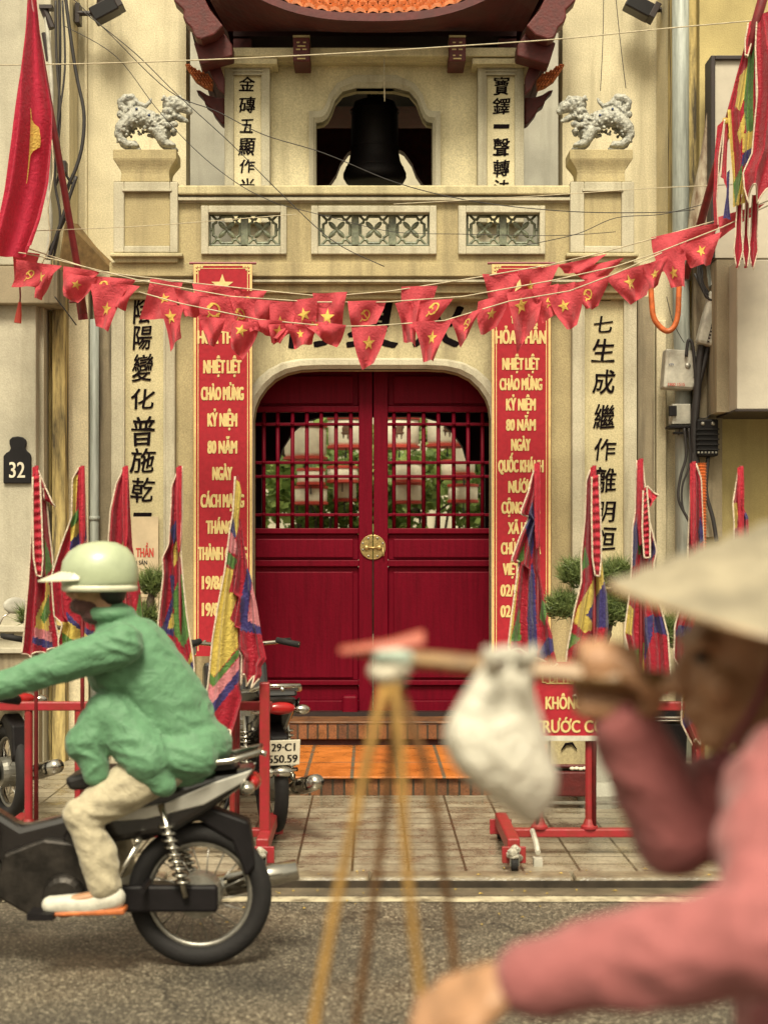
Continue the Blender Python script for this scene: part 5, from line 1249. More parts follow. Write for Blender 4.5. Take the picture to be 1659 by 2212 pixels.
# ---------------------------------------------------------------- bonsai, bin, small props
def bonsai(label,base,pads,trunk,Y,potpx):
    r=thing('bonsai_pine',label,'bonsai',(X(base,Y),Y,GZ)); k=Y/F
    q=MB()
    for (x,y,w,h) in pads:
        c=P(x,y,Y)
        for i in range(int(w*h*.17)):
            d=Vector((rnd.gauss(0,1),rnd.gauss(0,1),rnd.gauss(0,1))).normalized()*rnd.random()**.4
            p=c+Vector((d.x*w*k*.92,d.y*w*k*.8,d.z*h*k*.9)); a0=Vector((rnd.gauss(0,.6),rnd.gauss(0,.6),rnd.uniform(.1,1.2))).normalized()
            for j in range(7):
                a=(a0+Vector((rnd.gauss(0,.5),rnd.gauss(0,.5),rnd.gauss(0,.4)))).normalized(); L=rnd.uniform(.055,.12); b_=a.cross(Vector((rnd.gauss(0,1),rnd.gauss(0,1),rnd.gauss(0,1)))).normalized()*.0032
                q.add([p-b_,p+b_,p+a*L],[(0,1,2)])
    q.build('needles',M['needle'],r)
    t=MB(); pts=[P(x,y,Y) for x,y in trunk]; t.chain(pts,[lerp(.05,.018,i/(len(pts)-1)) for i in range(len(pts))])
    for (x,y,w,h) in pads:
        n=min(pts,key=lambda p:abs(p.z-Z(y+h,Y))+abs(p.x-X(x,Y))*.5); c=P(x,y+h*.55,Y)
        t.chain([n,n.lerp(c,.6)+Vector((0,0,-.02)),c],[.022,.016,.010],8)
        for s in (-.7,-.3,.3,.7): t.chain([c,P(x+w*s,y+h*.35,Y)],[.010,.006],6)
    t.build('trunk',M['leafwood'],r,smooth=True)
    a,b,c_,d=potpx; cx=X((a+b)/2,Y); w=(b-a)/2*k
    MB().lathe([(w*.78,Z(d,Y)),(w*.92,Z(lerp(d,c_,.5),Y)),(w*.98,Z(c_+14,Y)),(w*1.06,Z(c_+10,Y)),(w*1.06,Z(c_,Y)),(w*.94,Z(c_,Y)),(w*.9,Z(c_+8,Y))],(cx,Y,0),28).build('pot',M['pale'],r,smooth=False)
    MB().lathe([(w*.55,GZ),(w*.62,GZ+.08),(w*.42,GZ+.16),(w*.40,Z(d,Y)-.06),(w*.7,Z(d,Y)-.001)],(cx,Y,0),24).build('stone_stand',M['grey'],r,smooth=False)
bonsai('bonsai pine with four needle pads behind the right festival flags','1280' and 1290,[(1256,1242,52,34),(1330,1246,46,34),(1218,1312,52,30),(1322,1318,48,40),(1440,1370,36,40),(1400,1420,30,30)],[(1300,1470),(1290,1420),(1310,1370),(1285,1320),(1300,1280)],10.0,(1215,1370,1440,1560))
bonsai('small bonsai pine half hidden behind the rider and poster','310' and 315,[(330,1262,34,30),(312,1335,34,32),(345,1395,24,36),(55,1335,16,16)],[(320,1500),(325,1430),(310,1370),(325,1300),(330,1270)],10.2,(270,370,1470,1580))
bn=thing('black_cabinet','black glass-sided cabinet with a chrome edge behind the right barrier','cabinet',(X(1440,9),9,GZ))
MB().prism([(X(1400,9),Z(1560,9)),(X(1478,9),Z(1560,9)),(X(1470,9),GZ),(X(1418,9),GZ)],8.9,9.3).build('body',M['plastic'],bn,bevel=.008)
MB().pbox(1398,1480,1549,1554,8.88,9.32).pbox(1398,1480,1556,1559,8.885,9.31).build('chrome_edge',M['chrome'],bn,bevel=.003)
MB().prism([(X(1402,9),Z(1548,9)),(X(1476,9),Z(1548,9)),(X(1474,9),Z(1530,9)),(X(1408,9),Z(1530,9))],8.95,9.28).build('lid',M['plastic'],bn,bevel=.006)
cr_=thing('offering_crate','ochre and red wooden crate with white stones behind the warning sign','crate',(X(1235,9.9),9.9,GZ))
MB().pbox(1190,1272,1600,1652,9.9,10.1).build('ochre_panel',M['ochre'],cr_); MB().pbox(1186,1276,1668,1722,9.86,10.1).pbox(1186,1276,1652.5,1660,9.88,10.1).build('red_box',M['bracket'],cr_,bevel=.01)
q=MB()
for i in range(9): q.ball(P(1236+i*4.6,1661+rnd.uniform(-1,1),9.88+.02*(i%2)),(.018,.016,.012),8,6)
q.build('white_stones',M['plate'],cr_,smooth=True)
MB().tube([P(1212,1622,9.89),P(1222,1608,9.89),P(1236,1606,9.89),P(1246,1620,9.89)],[.003,.009,.009,.003],6).build('black_mark',M['black'],cr_)
tag(MB().pbox(1120,1420,1733,1739,8.9,8.93).build('white_rail',M['cabw'],None,bevel=.004),'thin white rail lying behind the right barrier base','rail')
bpy.data.objects['white_rail'].location.z=0
for a,b in ((1155,1790),(1440,1795)):
    pass
tag(MB().tube([P(1150,1795,8.35),P(1158,1820,8.22),P(1162,1843,8.12)],.014,6).box(X(1162,8.1)-.022,X(1162,8.1)+.022,8.08,8.15,GZ,GZ+.04).build('prop_leg',M['cabw'],None),'white prop leg with a black foot leaning at the right barrier','prop leg')
# litter in the gutter
lt=MB()
for i in range(90):
    x=rnd.uniform(-2.2,2.6); y=rnd.choice((rnd.uniform(7.64,7.78),rnd.uniform(7.0,7.5),rnd.uniform(7.81,8.0)))
    z=.006 if y<7.8 else GZ+.010; s=rnd.uniform(.006,.016); a=rnd.uniform(0,6); lt.add([(x+s*math.cos(a),y+s*math.sin(a),z),(x+s*.5*math.cos(a+1.6),y+s*.5*math.sin(a+1.6),z+.004),(x-s*math.cos(a),y-s*math.sin(a),z),(x+s*.5*math.cos(a-1.6),y+s*.5*math.sin(a-1.6),z+.003)],[(0,1,2,3)])
o=lt.build('fallen_petals',M['goldstar'],None); o['kind']='stuff'
w=thing('crumpled_litter','crumpled white and orange scrap on the road at the white line, right','litter',(X(1500,7.3),7.3,0))
q=MB()
for i in range(8): q.ball((X(1500,7.3)+rnd.uniform(-.05,.07),7.3+rnd.uniform(-.03,.03),.018+rnd.uniform(0,.02)),(rnd.uniform(.02,.045),.02,rnd.uniform(.006,.018)),7,5,Matrix.Rotation(rnd.uniform(-.6,.6),3,'Y'))
q.build('paper',M['wrap'],w)
q=MB()
for i in range(4): q.ball((X(1520,7.3)+rnd.uniform(-.02,.05),7.28,.012),(.03,.02,.008),7,5)
q.build('orange_peel',M['tile'],w)
tag(MB().ball((X(470,7.75),7.72,.016),(.05,.03,.012)).ball((X(500,7.75),7.7,.012),(.04,.03,.010)).ball((X(485,7.75),7.74,.02),(.03,.02,.016)).build('tissue_scrap',M['wrap'],None),'crumpled white tissue in the gutter left of centre','litter')
# ---------------------------------------------------------------- motorbikes
M['wheelrim']=mat('alloy_rim',(.35,.33,.29),.35,.2,20,metal=.8)
M['enginem']=mat('dark_engine_metal',(.05,.042,.036),.45,.3,14,.2,40,metal=.6)
M['seat']=mat('black_vinyl_seat',(.010,.008,.008),.45,.2,20)
class MBT(MB):                      # short upswept tail
    def add(s,vs,fs): return MB.add(s,[Vector((v[0]*.66,v[1],v[2])) if v[0]<0 and v[2]>.34 else Vector(v) for v in vs],fs)
def motorbike(name,label,loc,head,shell,group,stand=True,lean=0,shield=None,mirrors=((-1,1.24),(1,1.24))):
    r=thing(name,label,'motorbike',loc,group); T=Matrix.Translation(Vector(loc))@Matrix.Rotation(head,4,'Z')@Matrix.Rotation(lean,4,'X')
    def mb(): return MB(T)
    def mt(): return MBT(T)
    for x in (0,1.24):
        q=mb(); q.torus((x,0,.285),.205,.016,'y',40,8); q.lathe([(.03,-.06),(.05,-.05),(.05,.05),(.03,.06)],(x,0,.285),16,'y')
        for i in range(18):
            a=2*math.pi*i/18; s=.03*(1 if i%2 else -1); q.tube([(x+.04*math.cos(a+.5),s,.285+.04*math.sin(a+.5)),(x+.205*math.cos(a),0,.285+.205*math.sin(a))],.0028,4)
        w=q.build('wheel',M['wheelrim'],r,smooth=True)
        mb().torus((x,0,.285),.245,.040,'y',48,12).build('tyre',M['rubber'],w,smooth=True)
    q=mt(); q.prism([(-.34,.80),(-.30,.74),(-.05,.62),(.10,.54),(.34,.50),(.50,.46),(.54,.52),(.46,.62),(.44,.70),(.10,.73),(-.10,.78)],-.10,.10)
    q.build('tail_fairing',shield or shell,r,bevel=.035,seg=3)
    for s in (-1,1): mt().prism([(-.33,.795),(-.28,.745),(-.04,.655),(.20,.60),(.40,.585),(.42,.61),(.12,.665),(-.10,.745)],s*.098 if s>0 else -.112,.112 if s>0 else -.098).build('side_panel',shell,r,bevel=.006)
    mt().prism([(-.24,.795),(-.20,.83),(.02,.82),(.16,.79),(.40,.79),(.52,.76),(.50,.71),(.16,.735),(-.10,.785)],-.115,.115).build('seat',M['seat'],r,bevel=.03,seg=3)
    mt().prism([(-.30,.58),(-.34,.40),(-.28,.36),(-.20,.50),(0,.585),(.22,.50),(.26,.54),(.02,.66)],-.05,.05).build('rear_mudguard',M['plastic'],r,bevel=.012)
    mt().tube([(-.36,0,.85),(-.40,.0,.84)],.012).tube([(.15,.13,.80),(-.20,.13,.83),(-.36,.10,.86),(-.36,-.10,.86),(-.20,-.13,.83),(.15,-.13,.80)],.013,8).build('grab_rail',M['chrome'],r,smooth=True)
    tlm=mt().ball((-.325,0,.735),(.045,.085,.035)).build('tail_light',M['lampred'],r,smooth=True)
    for s in (-1,1): mt().ball((-.30,s*.125,.725),(.045,.045,.028)).build('turn_signal',M['chrome'],r,smooth=True)
    q=mb(); q.prism([(.42,.50),(.40,.28),(.66,.22),(.80,.30),(.76,.46),(.60,.52)],-.10,.10); q.lathe([(.06,-.14),(.085,-.12),(.085,.12),(.06,.14)],(.52,0,.30),18,'y'); q.lathe([(.07,0),(.075,.04),(.075,.2),(.06,.22)],(.66,0,.34),16,'x')
    q.build('engine',M['enginem'],r,bevel=.012)
    mb().prism([(.46,.62),(.44,.52),(.78,.40),(.86,.46),(1.0,.86),(.94,.92),(.86,.66),(.70,.56)],-.055,.055).build('frame_spine',shield or shell,r,bevel=.025)
    for s in (-1,1):
        mb().prism([(.82,.36),(.92,.40),(1.06,.66),(1.04,.90),(.96,.92),(.90,.70),(.80,.52)],s*.06 if s>0 else -.20,.20 if s>0 else -.06).build('leg_shield',shield or shell,r,bevel=.03)
    q=mb()
    for s in (-1,1): q.tube([(1.24,s*.075,.285),(1.12,s*.075,.62),(1.0,s*.05,.95)],[.022,.024,.024],10)
    q.build('front_fork',M['steel'],r,smooth=True)
    mb().prism([(1.02,.60),(.96,.46),(.99,.44),(1.08,.54),(1.26,.60),(1.44,.54),(1.50,.40),(1.53,.42),(1.46,.60),(1.26,.66)],-.055,.055).build('front_mudguard',shell,r,bevel=.02)
    mb().ball((1.06,0,.98),(.12,.11,.11)).ball((.98,0,1.0),(.1,.14,.08)).build('headlight_cowl',shell,r,smooth=True)
    mb().ball((1.13,0,.965),(.07,.085,.07)).build('headlight',M['chrome'],r,smooth=True)
    hb=mb().tube([(.80,-.36,1.02),(.86,-.28,1.04),(.96,-.12,1.02),(.98,0,1.01),(.96,.12,1.02),(.86,.28,1.04),(.80,.36,1.02)],.013,8).build('handlebar',M['chrome'],r,smooth=True)
    for s in (-1,1):
        mb().tube([(.89,s*.24,1.045),(.80,s*.36,1.02)],.020,10).tube([(.90,s*.24,1.05),(.94,s*.34,1.05)],.006).build('grip',M['rubber'],hb,smooth=True)
    for s,mz in mirrors:
        mb().tube([(.90,s*.20,1.05),(.92,s*.26,lerp(1.05,mz,.6)),(.90,s*.31,mz-.04)],.006).build('mirror_stem',M['chrome'],hb,smooth=True)
        mb().ball((.90,s*.34,mz),(.018,.085,.055)).build('mirror',M['cabw'],hb,smooth=True)
    q=mb(); q.tube([(.60,-.13,.24),(.30,-.15,.20),(.05,-.16,.26),(-.10,-.16,.29)],[.018,.02,.045,.045],14).tube([(-.10,-.16,.29),(-.38,-.16,.35)],[.05,.042],14)
    q.build('exhaust_pipe',M['chrome'],r,smooth=True)
    mb().tube([(.90,.12,1.03),(1.10,.10,.86),(1.20,.09,.60),(1.23,.08,.34)],.005,6).tube([(.88,-.16,1.03),(1.06,-.10,.84),(.80,-.10,.50),(.60,-.12,.40)],.005,6).build('control_cables',M['rubber'],r,smooth=True)
    mb().tube([(.40,.135,.34),(.30,.165,.38),(.22,.17,.52)],.011,8).ball((.22,.18,.53),(.018,.03,.014)).build('kick_lever',M['chrome'],r,smooth=True)
    mb().lathe([(.03,-.065),(.085,-.06),(.09,-.03),(.09,.03),(.085,.06),(.03,.065)],(0,0,.285),24,'y').build('brake_drum',M['steel'],r,smooth=False)
    q=mb()
    for k in range(7): q.lathe([(.064,0),(.088,.001),(.088,.007),(.064,.008)],(.665+.024*k,0,.34),20,'x')
    q.build('cylinder_fins',M['steel'],r)
    mb().prism([(-.08,.235),(-.08,.34),(.40,.34),(.50,.30),(.50,.25),(.40,.235)],.075,.11).build('chain_case',M['plastic'],r,bevel=.012)
    for s in (-1,1):
        q=mb(); q.tube([(.04,s*.13,.30),(.14,s*.12,.66)],.014,8)
        for i in range(9): q.torus((.055+.008*i,s*.125,.36+.027*i),.028,.006,'z',14,5)
        q.build('shock_absorber',M['chrome'],r,smooth=True)
    mb().tube([(.58,-.25,.25),(.58,.25,.25)],.013).tube([(.20,-.2,.34),(.20,.2,.34)],.012).box(.53,.63,-.27,-.15,.24,.265).box(.53,.63,.15,.27,.24,.265).build('footrest',M['plastic'],r)
    if stand: mb().tube([(.45,.12,.24),(.40,.20,.05),(.36,.24,.02)],.011).build('side_stand',M['plastic'],r)
    return r,T
M['silver']=mat('silver_shell',(.45,.43,.38),.3,.12,8,metal=.35,coat=.4)
M['darkshell']=mat('black_gloss_shell',(.010,.007,.007),.25,.2,8,coat=.5)
M['creamshell']=mat('scuffed_cream_shell',(.56,.51,.38),.45,.3,9,.1,40,col2=(.14,.10,.07),lo=.28,hi=.42)
bk,_=motorbike('motorbike','silver and black motorbike ridden past by the person in green',(X(432,6.35),6.35,0),math.pi,M['silver'],'motorbikes',stand=False,shield=M['darkshell'])
hd=math.atan2(1.0,-.30)
px_=X(582,8.75)
b2,T2=motorbike('motorbike','black parked motorbike with rear number plate toward the road, behind left barrier',(px_,8.95,GZ),hd,M['darkshell'],'motorbikes',mirrors=((1,.99),))
Tp=T2@Matrix.Translation(Vector((-.265,0,.50)))@Matrix.Rotation(R(-8),4,'Y')
MB(Tp).box(-.006,.0,-.095,.095,-.07,.07).build('number_plate',M['plate'],b2,bevel=.003)
def plate_text(Tm,s,z,h,w):
    vs,fs=glyph(s); xs=[a for a,_ in vs]; q=MB(Tm)
    for k,dx in enumerate((0,.0022,-.0022)):
        q.add([(-.0075-.0003*k,-((a-(min(xs)+max(xs))/2)/(max(xs)-min(xs))*w+dx),z+b/.727*h) for a,b in vs],fs)
    return q
q=plate_text(Tp,'29·C1',.010,.045,.13); q2=plate_text(Tp,'550.59',-.055,.045,.16); q.M=None; q.add(q2.v,q2.f); q.build('plate_lettering',M['black'],b2,recalc=False)
MB(T2).ball((-.27,.0,.395),(.03,.06,.030)).ball((-.25,.07,.39),(.03,.03,.03)).build('reflector',M['chrome'],b2,smooth=True)
b3,_=motorbike('motorbike','scuffed cream parked motorbike at far left behind the barrier',(X(20,9.5),9.5,GZ),hd+.25,M['creamshell'],'motorbikes')
# ---------------------------------------------------------------- people
M['jacket']=cloth('green_rider_jacket',(.105,.235,.125),.05,.62,.10,wr=(16,.012))
M['jacket2']=mat('green_helmet',(.40,.45,.29),.35,.1,8,coat=.3)
M['helmetpeak']=mat('pale_helmet_peak',(.62,.60,.45),.4,.1,8)
M['khaki']=cloth('khaki_trousers',(.44,.38,.26),.0,.8,.14,wr=(20,.010))
M['pinkshirt']=cloth('dusty_pink_blouse',(.33,.105,.105),.0,.8,.12,wr=(14,.012))
M['darktr']=cloth('plum_trousers',(.24,.05,.07),.0,.8,.2)
M['shoe']=mat('white_shoe',(.6,.57,.48),.6,.15,20)
M['straw']=mat('pale_palm_leaf_hat',(.36,.305,.21),.75,.22,14,.35,40,stretch=(1,1,1))
M['bamboo']=mat('bamboo',(.40,.24,.09),.45,.3,12,.2,40,col2=(.12,.06,.025),stretch=(.4,3,3))
M['rope']=mat('ochre_rope',(.36,.20,.045),.8,.25,30,.4,80)
M['rope2']=mat('brown_rope',(.20,.095,.03),.8,.25,30,.4,80)
M['bag']=cloth('white_plastic_bag',(.78,.74,.63),.28,.28,.05,wr=(20,.03))
M['mask']=cloth('dark_face_scarf',(.085,.035,.03),0,.8)
def head_on(m,c,fwd,s=1,tilt=0):
    """skull, jaw, brow, nose, lips, ears, facing fwd (unit XY vector)"""
    c=Vector(c); f=Vector(fwd).normalized(); l=Vector((0,0,1)).cross(f); u=f.cross(l)
    def q(a,b,d): return c+(f*a+l*b+u*d)*s
    Rm=Matrix((f,l,u)).transposed()
    m.ball(q(-.012,0,.03),(.098*s,.076*s,.098*s),14,10,Rm); m.ball(q(.022,0,-.03),(.072*s,.060*s,.082*s),14,10,Rm)
    m.ball(q(.062,0,-.092),(.028*s,.030*s,.022*s),10,7,Rm)
    m.chain([q(.088,0,.022),q(.104,0,-.010),q(.114,0,-.026)],[.010*s,.013*s,.015*s],8)
    for b in (-1,1):
        m.ball(q(.104,b*.012,-.030),.010*s,8,6); m.ball(q(.080,b*.034,.028),(.018*s,.026*s,.012*s),8,6,Rm); m.ball(q(.064,b*.045,-.028),(.026*s,.022*s,.026*s),8,6,Rm)
        m.ball(q(-.006,b*.078,-.012),(.022*s,.010*s,.034*s),8,6,Rm)
    m.ball(q(.092,0,-.056),(.013*s,.024*s,.008*s),8,6,Rm); m.ball(q(.090,0,-.069),(.013*s,.020*s,.008*s),8,6,Rm)
    m.chain([q(-.02,0,-.07),q(-.035,0,-.16)],[.056*s,.056*s],12)
    return q,Rm
def eyes(q,s,parent):
    e=MB()
    for b in (-1,1): e.ball(q(.084,b*.033,.010),(.010*s,.014*s,.007*s),8,6)
    e.build('eyes',M['hair'],parent,smooth=True)
def fist(m,c,axis,palmdir,side,s=1,thumb=1):
    """palm behind a bar along axis, four unequal fingers curled over it, thumb from the palm's side closing under"""
    c=Vector(c); ax=Vector(axis).normalized(); pd=Vector(palmdir).normalized(); up=Vector(side).normalized()
    m.ball(c+pd*.030*s+up*.004*s,(.001,)*3,6,4)
    for i in range(5):
        t=(i-2)*.018*s; m.chain([c+ax*t+pd*.026*s-up*.030*s,c+ax*t+pd*.030*s+up*.022*s],[.017*s,.015*s],8)
    for i,(t,l) in enumerate(((-.031,.92),(-.010,1.04),(.011,1.0),(.031,.84))):
        b=c+ax*t*s
        m.chain([b+pd*.028*s+up*.020*s,b+pd*.012*s*l+up*.038*s*l,b-pd*.018*s+up*.030*s*l,b-pd*.031*s+up*.006*s,b-pd*.022*s-up*.014*s*l],[.0115*s,.0112*s,.0102*s,.0094*s,.0085*s],8)
    a=ax*(-.036*s*thumb)
    m.chain([c+a*.9+pd*.022*s-up*.030*s,c+a*1.35-pd*.004*s-up*.034*s,c+a*1.0-pd*.026*s-up*.024*s,c+a*.55-pd*.034*s-up*.012*s],[.015*s,.0125*s,.011*s,.009*s],8)
# ---- rider
YR_=6.35
rd=thing('person','person in green jacket, pale green helmet and khaki trousers riding the silver motorbike','person',(X(400,YR_),YR_,.0))
pel=Vector((-.735,YR_,.86)); chest=Vector((-.965,YR_,1.22)); nk=Vector((-1.03,YR_,1.38)); hdc=Vector((-1.085,YR_,1.515))
def rider_limbs(s):
    sh=Vector((-.985,YR_+s*.185,1.305)); el=Vector((-1.26,YR_+s*.25,1.185)); wr=Vector((-1.50,YR_+s*.29,1.10)); hip=Vector((-.76,YR_+s*.09,.84)); kn=Vector((-1.11,YR_+s*.17,.62)); an=Vector((-1.02,YR_+s*.19,.33)); toe=Vector((-1.20,YR_+s*.20,.285))
    return sh,el,wr,hip,kn,an,toe
m=MB(); q,Rm=head_on(m,hdc,(-1,0,-.08),1.0)
m.chain([pel,lerp(pel,chest,.5)+Vector((.03,0,0)),chest,nk],[.125,.125,.135,.06],14)
for s in (-1,1):
    sh,el,wr,hip,kn,an,toe=rider_limbs(s)
    m.chain([sh,el,wr],[.052,.04,.028]); m.chain([hip,kn,an,toe],[.08,.055,.04,.03])
    fist(m,wr+Vector((-.055,s*.01,-.02)),(.25,s*.95,0),(.6,0,.5),(-.5,0,.6),1.0,s)
organic(m,'body',M['skin'],rd,.0085,4)
eyes(q,1.0,rd)
m=MB(); m.chain([pel+Vector((.0,0,-.02)),lerp(pel,chest,.45)+Vector((.045,0,0)),chest+Vector((.02,0,0)),nk+Vector((.02,0,-.02))],[.165,.162,.168,.085],16)
for s in (-1,1):
    sh,el,wr,hip,kn,an,toe=rider_limbs(s)
    m.chain([sh+Vector((.03,0,-.02)),lerp(sh,el,.5)+Vector((0,0,-.012)),el,lerp(el,wr,.9)],[.085,.075,.064,.05],12)
m.ball(chest+Vector((-.02,0,-.01)),(.15,.19,.17)); m.chain([pel+Vector((-.10,-.13,-.01)),pel+Vector((.06,-.12,-.02))],[.085,.085]); m.ball(pel+Vector((.02,0,.02)),(.17,.18,.12))
m.chain([(-1.03,YR_-.12,1.02),(-1.10,YR_-.14,.90),(-1.06,YR_-.16,.78)],[.08,.085,.05]); m.chain([(-1.0,YR_-.1,1.0),(-.86,YR_-.16,.84),(-.80,YR_-.17,.74)],[.10,.10,.05])
m.torus(nk+Vector((0,0,.02)),.07,.028,'z',24,8)
organic(m,'jacket',M['jacket'],rd,.0068,7,.013,19,True)
m=MB(); m.ball(pel+Vector((-.02,0,-.06)),(.13,.15,.09))
for s in (-1,1):
    sh,el,wr,hip,kn,an,toe=rider_limbs(s)
    m.chain([hip+Vector((-.05,0,-.03)),lerp(hip,kn,.5)+Vector((0,0,.0)),kn,lerp(kn,an,.5)+Vector((.015,0,0)),an+Vector((0,0,.03))],[.105,.098,.082,.075,.066],12)
organic(m,'trousers',M['khaki'],rd,.011,5,.014,16,True)
for s in (-1,1):
    sh,el,wr,hip,kn,an,toe=rider_limbs(s); m=MB()
    m.chain([an+Vector((.03,0,-.02)),an+Vector((-.06,0,-.045)),toe+Vector((-.03,0,0))],[.050,.047,.036],12)
    so_=organic(m,'shoe',M['shoe'],rd,.008,3)
    MB().prism([(an.x+.08,an.z-.075),(an.x+.08,an.z-.052),(toe.x-.07,toe.z-.026),(toe.x-.07,toe.z-.04)],an.y-.045,an.y+.045).build('sole',M['tile'],so_,bevel=.01)
he=MB()
prof=[(.132,-.05),(.140,-.02),(.142,.03),(.132,.075),(.108,.112),(.07,.136),(.025,.146),(.004,.147)]
hm=MB(Matrix.Translation(hdc+Vector((.012,0,.028)))@Matrix.Rotation(R(-4),4,'Y')@Matrix.Diagonal((1.08,.95,.98,1)))
ho=hm.lathe(prof,(0,0,0),32).build('helmet',M['jacket2'],rd,smooth=True)
Hk=Matrix.Translation(hdc+Vector((.012,0,.028)))
pk=MB(Hk); rings=[]
for i in range(15):
    a=R(180-68+136*i/14); ca,sa=math.cos(a),math.sin(a); e=.10*max(0,math.cos((i-7)/7*1.45))
    rings.append([(ca*.145,sa*.128,.028),(ca*(.146+e),sa*(.13+e*.7),-.004-.08*e),(ca*(.146+e),sa*(.13+e*.7),-.010-.08*e),(ca*.143,sa*.126,.016)])
pk.loft(rings).build('helmet_peak',M['helmetpeak'],ho,smooth=False)
MB(Hk).lathe([(.143,-.055),(.150,-.05),(.150,-.036),(.143,-.03)],(0,0,0),32,cap=False).build('helmet_rim',M['helmetpeak'],ho,smooth=True)
sc_=MB(); sc_.ball(hdc+Vector((-.04,0,-.085)),(.072,.064,.042)); sc_.ball(hdc+Vector((.02,0,-.125)),(.085,.076,.04)); organic(sc_,'face_scarf',M['mask'],rd,.008,4,.004)
MB().ball(hdc+Vector((.06,0,-.01)),(.062,.080,.085)).build('hair',M['hair'],rd,smooth=True)
# ---- woman with the carrying pole
YV=1.95
wo=thing('person','person in dusty pink blouse and conical hat holding a shoulder pole near the viewer','person',(X(1700,YV),YV,0))
hc=Vector((.478,YV+.02,1.515))
m=MB(); q,Rm=head_on(m,hc,(-1,-.10,-.05),.98)
hipc=Vector((.60,YV,.86)); ch=Vector((.585,YV,1.20)); neck=Vector((.535,YV+.02,1.37))
shR=Vector((.50,YV+.14,1.34)); elR=P(1455,1790,YV+.10); wrR=P(1340,1545,YV+.06); gripc=P(1322,1462,YV+.03)
shL=P(1735,1700,1.80); elL=P(1640,2030,1.66); wrL=P(1115,2120,1.74); hL=P(1005,2160,1.76)
m.chain([hipc,lerp(hipc,ch,.5),ch,neck],[.12,.105,.115,.056],14)
m.chain([shR,elR,lerp(elR,wrR,.5),wrR],[.045,.038,.032,.025]); m.chain([shL,elL,lerp(elL,wrL,.5),wrL],[.046,.038,.034,.025])
fist(m,gripc,(1,.03,-.09),(.1,.75,-.45),(-.1,.25,.9),1.02,-1); m.chain([wrR,gripc+Vector((.012,.03,-.035))],[.025,.024])
# left hand: loose grip round the rope
m.chain([wrL,lerp(wrL,hL,.5)],[.026,.028])
pd=(hL-wrL).normalized(); fw=Vector((0,-1,0)); sd=pd.cross(fw)
for i in range(4):
    t=(i-1.5)*.019; m.chain([wrL+pd*.03+Vector((0,-.004+.0,0))+Vector((.0,t*.9,t*.3)),wrL+pd*.085+Vector((0,t,t*.35))],[.018,.016],8)
for i,l in enumerate((.95,1.05,1.0,.82)):
    t=(i-1.5)*.020; b=wrL+pd*.088+Vector((0,t,t*.35))
    m.chain([b,b+pd*.034*l+Vector((0,0,-.006)),b+pd*.044*l+Vector((0,0,-.034*l)),b+pd*.022*l+Vector((0,0,-.052*l)),b+pd*.002+Vector((0,0,-.046*l))],[.0118,.011,.0102,.0094,.0086],8)
b=wrL+pd*.035+Vector((0,-.030,-.008)); m.chain([b,b+pd*.026+Vector((0,-.018,-.016)),b+pd*.050+Vector((0,-.010,-.034)),b+pd*.062+Vector((0,.004,-.046))],[.016,.013,.0115,.0095],8)
for s,kx,ax in ((-1,.46,.30),(1,.66,.80)):
    h=hipc+Vector((0,s*.09,-.04)); kn=Vector((kx,YV+s*.09,.47)); an=Vector((ax,YV+s*.08,.09)); m.chain([h,kn,an,an+Vector((-.13,0,-.05))],[.085,.055,.036,.028])
organic(m,'body',M['skin'],wo,.0065,4); eyes(q,.98,wo)
m=MB(); m.chain([hipc+Vector((0,0,-.10)),lerp(hipc,ch,.4),ch,neck+Vector((.02,0,-.05))],[.165,.140,.150,.075],16)
m.ball(ch+Vector((-.03,0,.03)),(.125,.17,.15))
m.chain([shR+Vector((.03,-.02,-.02)),lerp(shR,elR,.5),elR,lerp(elR,wrR,.5),lerp(elR,wrR,.94)],[.078,.070,.062,.052,.044],14)
m.chain([shL+Vector((.0,.02,-.01)),lerp(shL,elL,.5),elL,lerp(elL,wrL,.5),lerp(elL,wrL,.93)],[.085,.074,.064,.056,.044],14)
m.chain([hipc+Vector((-.08,-.10,.20)),hipc+Vector((-.06,-.08,.02)),hipc+Vector((-.05,-.06,-.12))],[.10,.12,.12])
m.torus(neck+Vector((.01,0,-.02)),.062,.02,'z',20,8)
organic(m,'blouse',M['pinkshirt'],wo,.0075,6,.012,18,True)
m=MB()
for s,kx,ax in ((-1,.46,.30),(1,.66,.80)):
    h=hipc+Vector((0,s*.08,-.06)); kn=Vector((kx,YV+s*.09,.47)); an=Vector((ax,YV+s*.08,.14)); m.chain([h,kn,an],[.115,.085,.075],12)
organic(m,'trousers',M['darktr'],wo,.012,4,.012,15,True)
MB().ball(hc+Vector((.03,0,.035)),(.088,.082,.085)).chain([hc+Vector((.09,0,-.02)),hc+Vector((.11,0,-.09)),hc+Vector((.10,0,-.16))],[.05,.04,.025]).build('hair',M['hair'],wo,smooth=True)
tip=P(1318,1268,YV); RH=.215; th=R(13)
hcn=tip+Vector((RH*math.cos(th),0,-RH*math.sin(th)))
Th=Matrix.Translation(hcn)@Matrix.Rotation(th,4,'Y')@Matrix.Rotation(R(5),4,'X')
n=144; rings=[]
for k in range(31):
    t=k/30; rr=RH*(1-t)+.002; rings.append([Vector((rr*math.cos(2*math.pi*i/n),rr*math.sin(2*math.pi*i/n),.150*t+.0022*math.sin(k*1.45)+(.0011 if i%2 else -.0011)+.0022*noise.noise(Vector((i*.31,k*.05,3))))) for i in range(n)])
q=MB(Th); q.loft(rings,cap=False); hat=q.build('conical_hat',M['straw'],wo,smooth=True)
sm=hat.modifiers.new('s','SOLIDIFY'); sm.thickness=.004
q=MB(Th)
for k in range(1,14):
    t=k/14; q.torus((0,0,.150*t-.004),RH*(1-t),.0016,'z',60,5)
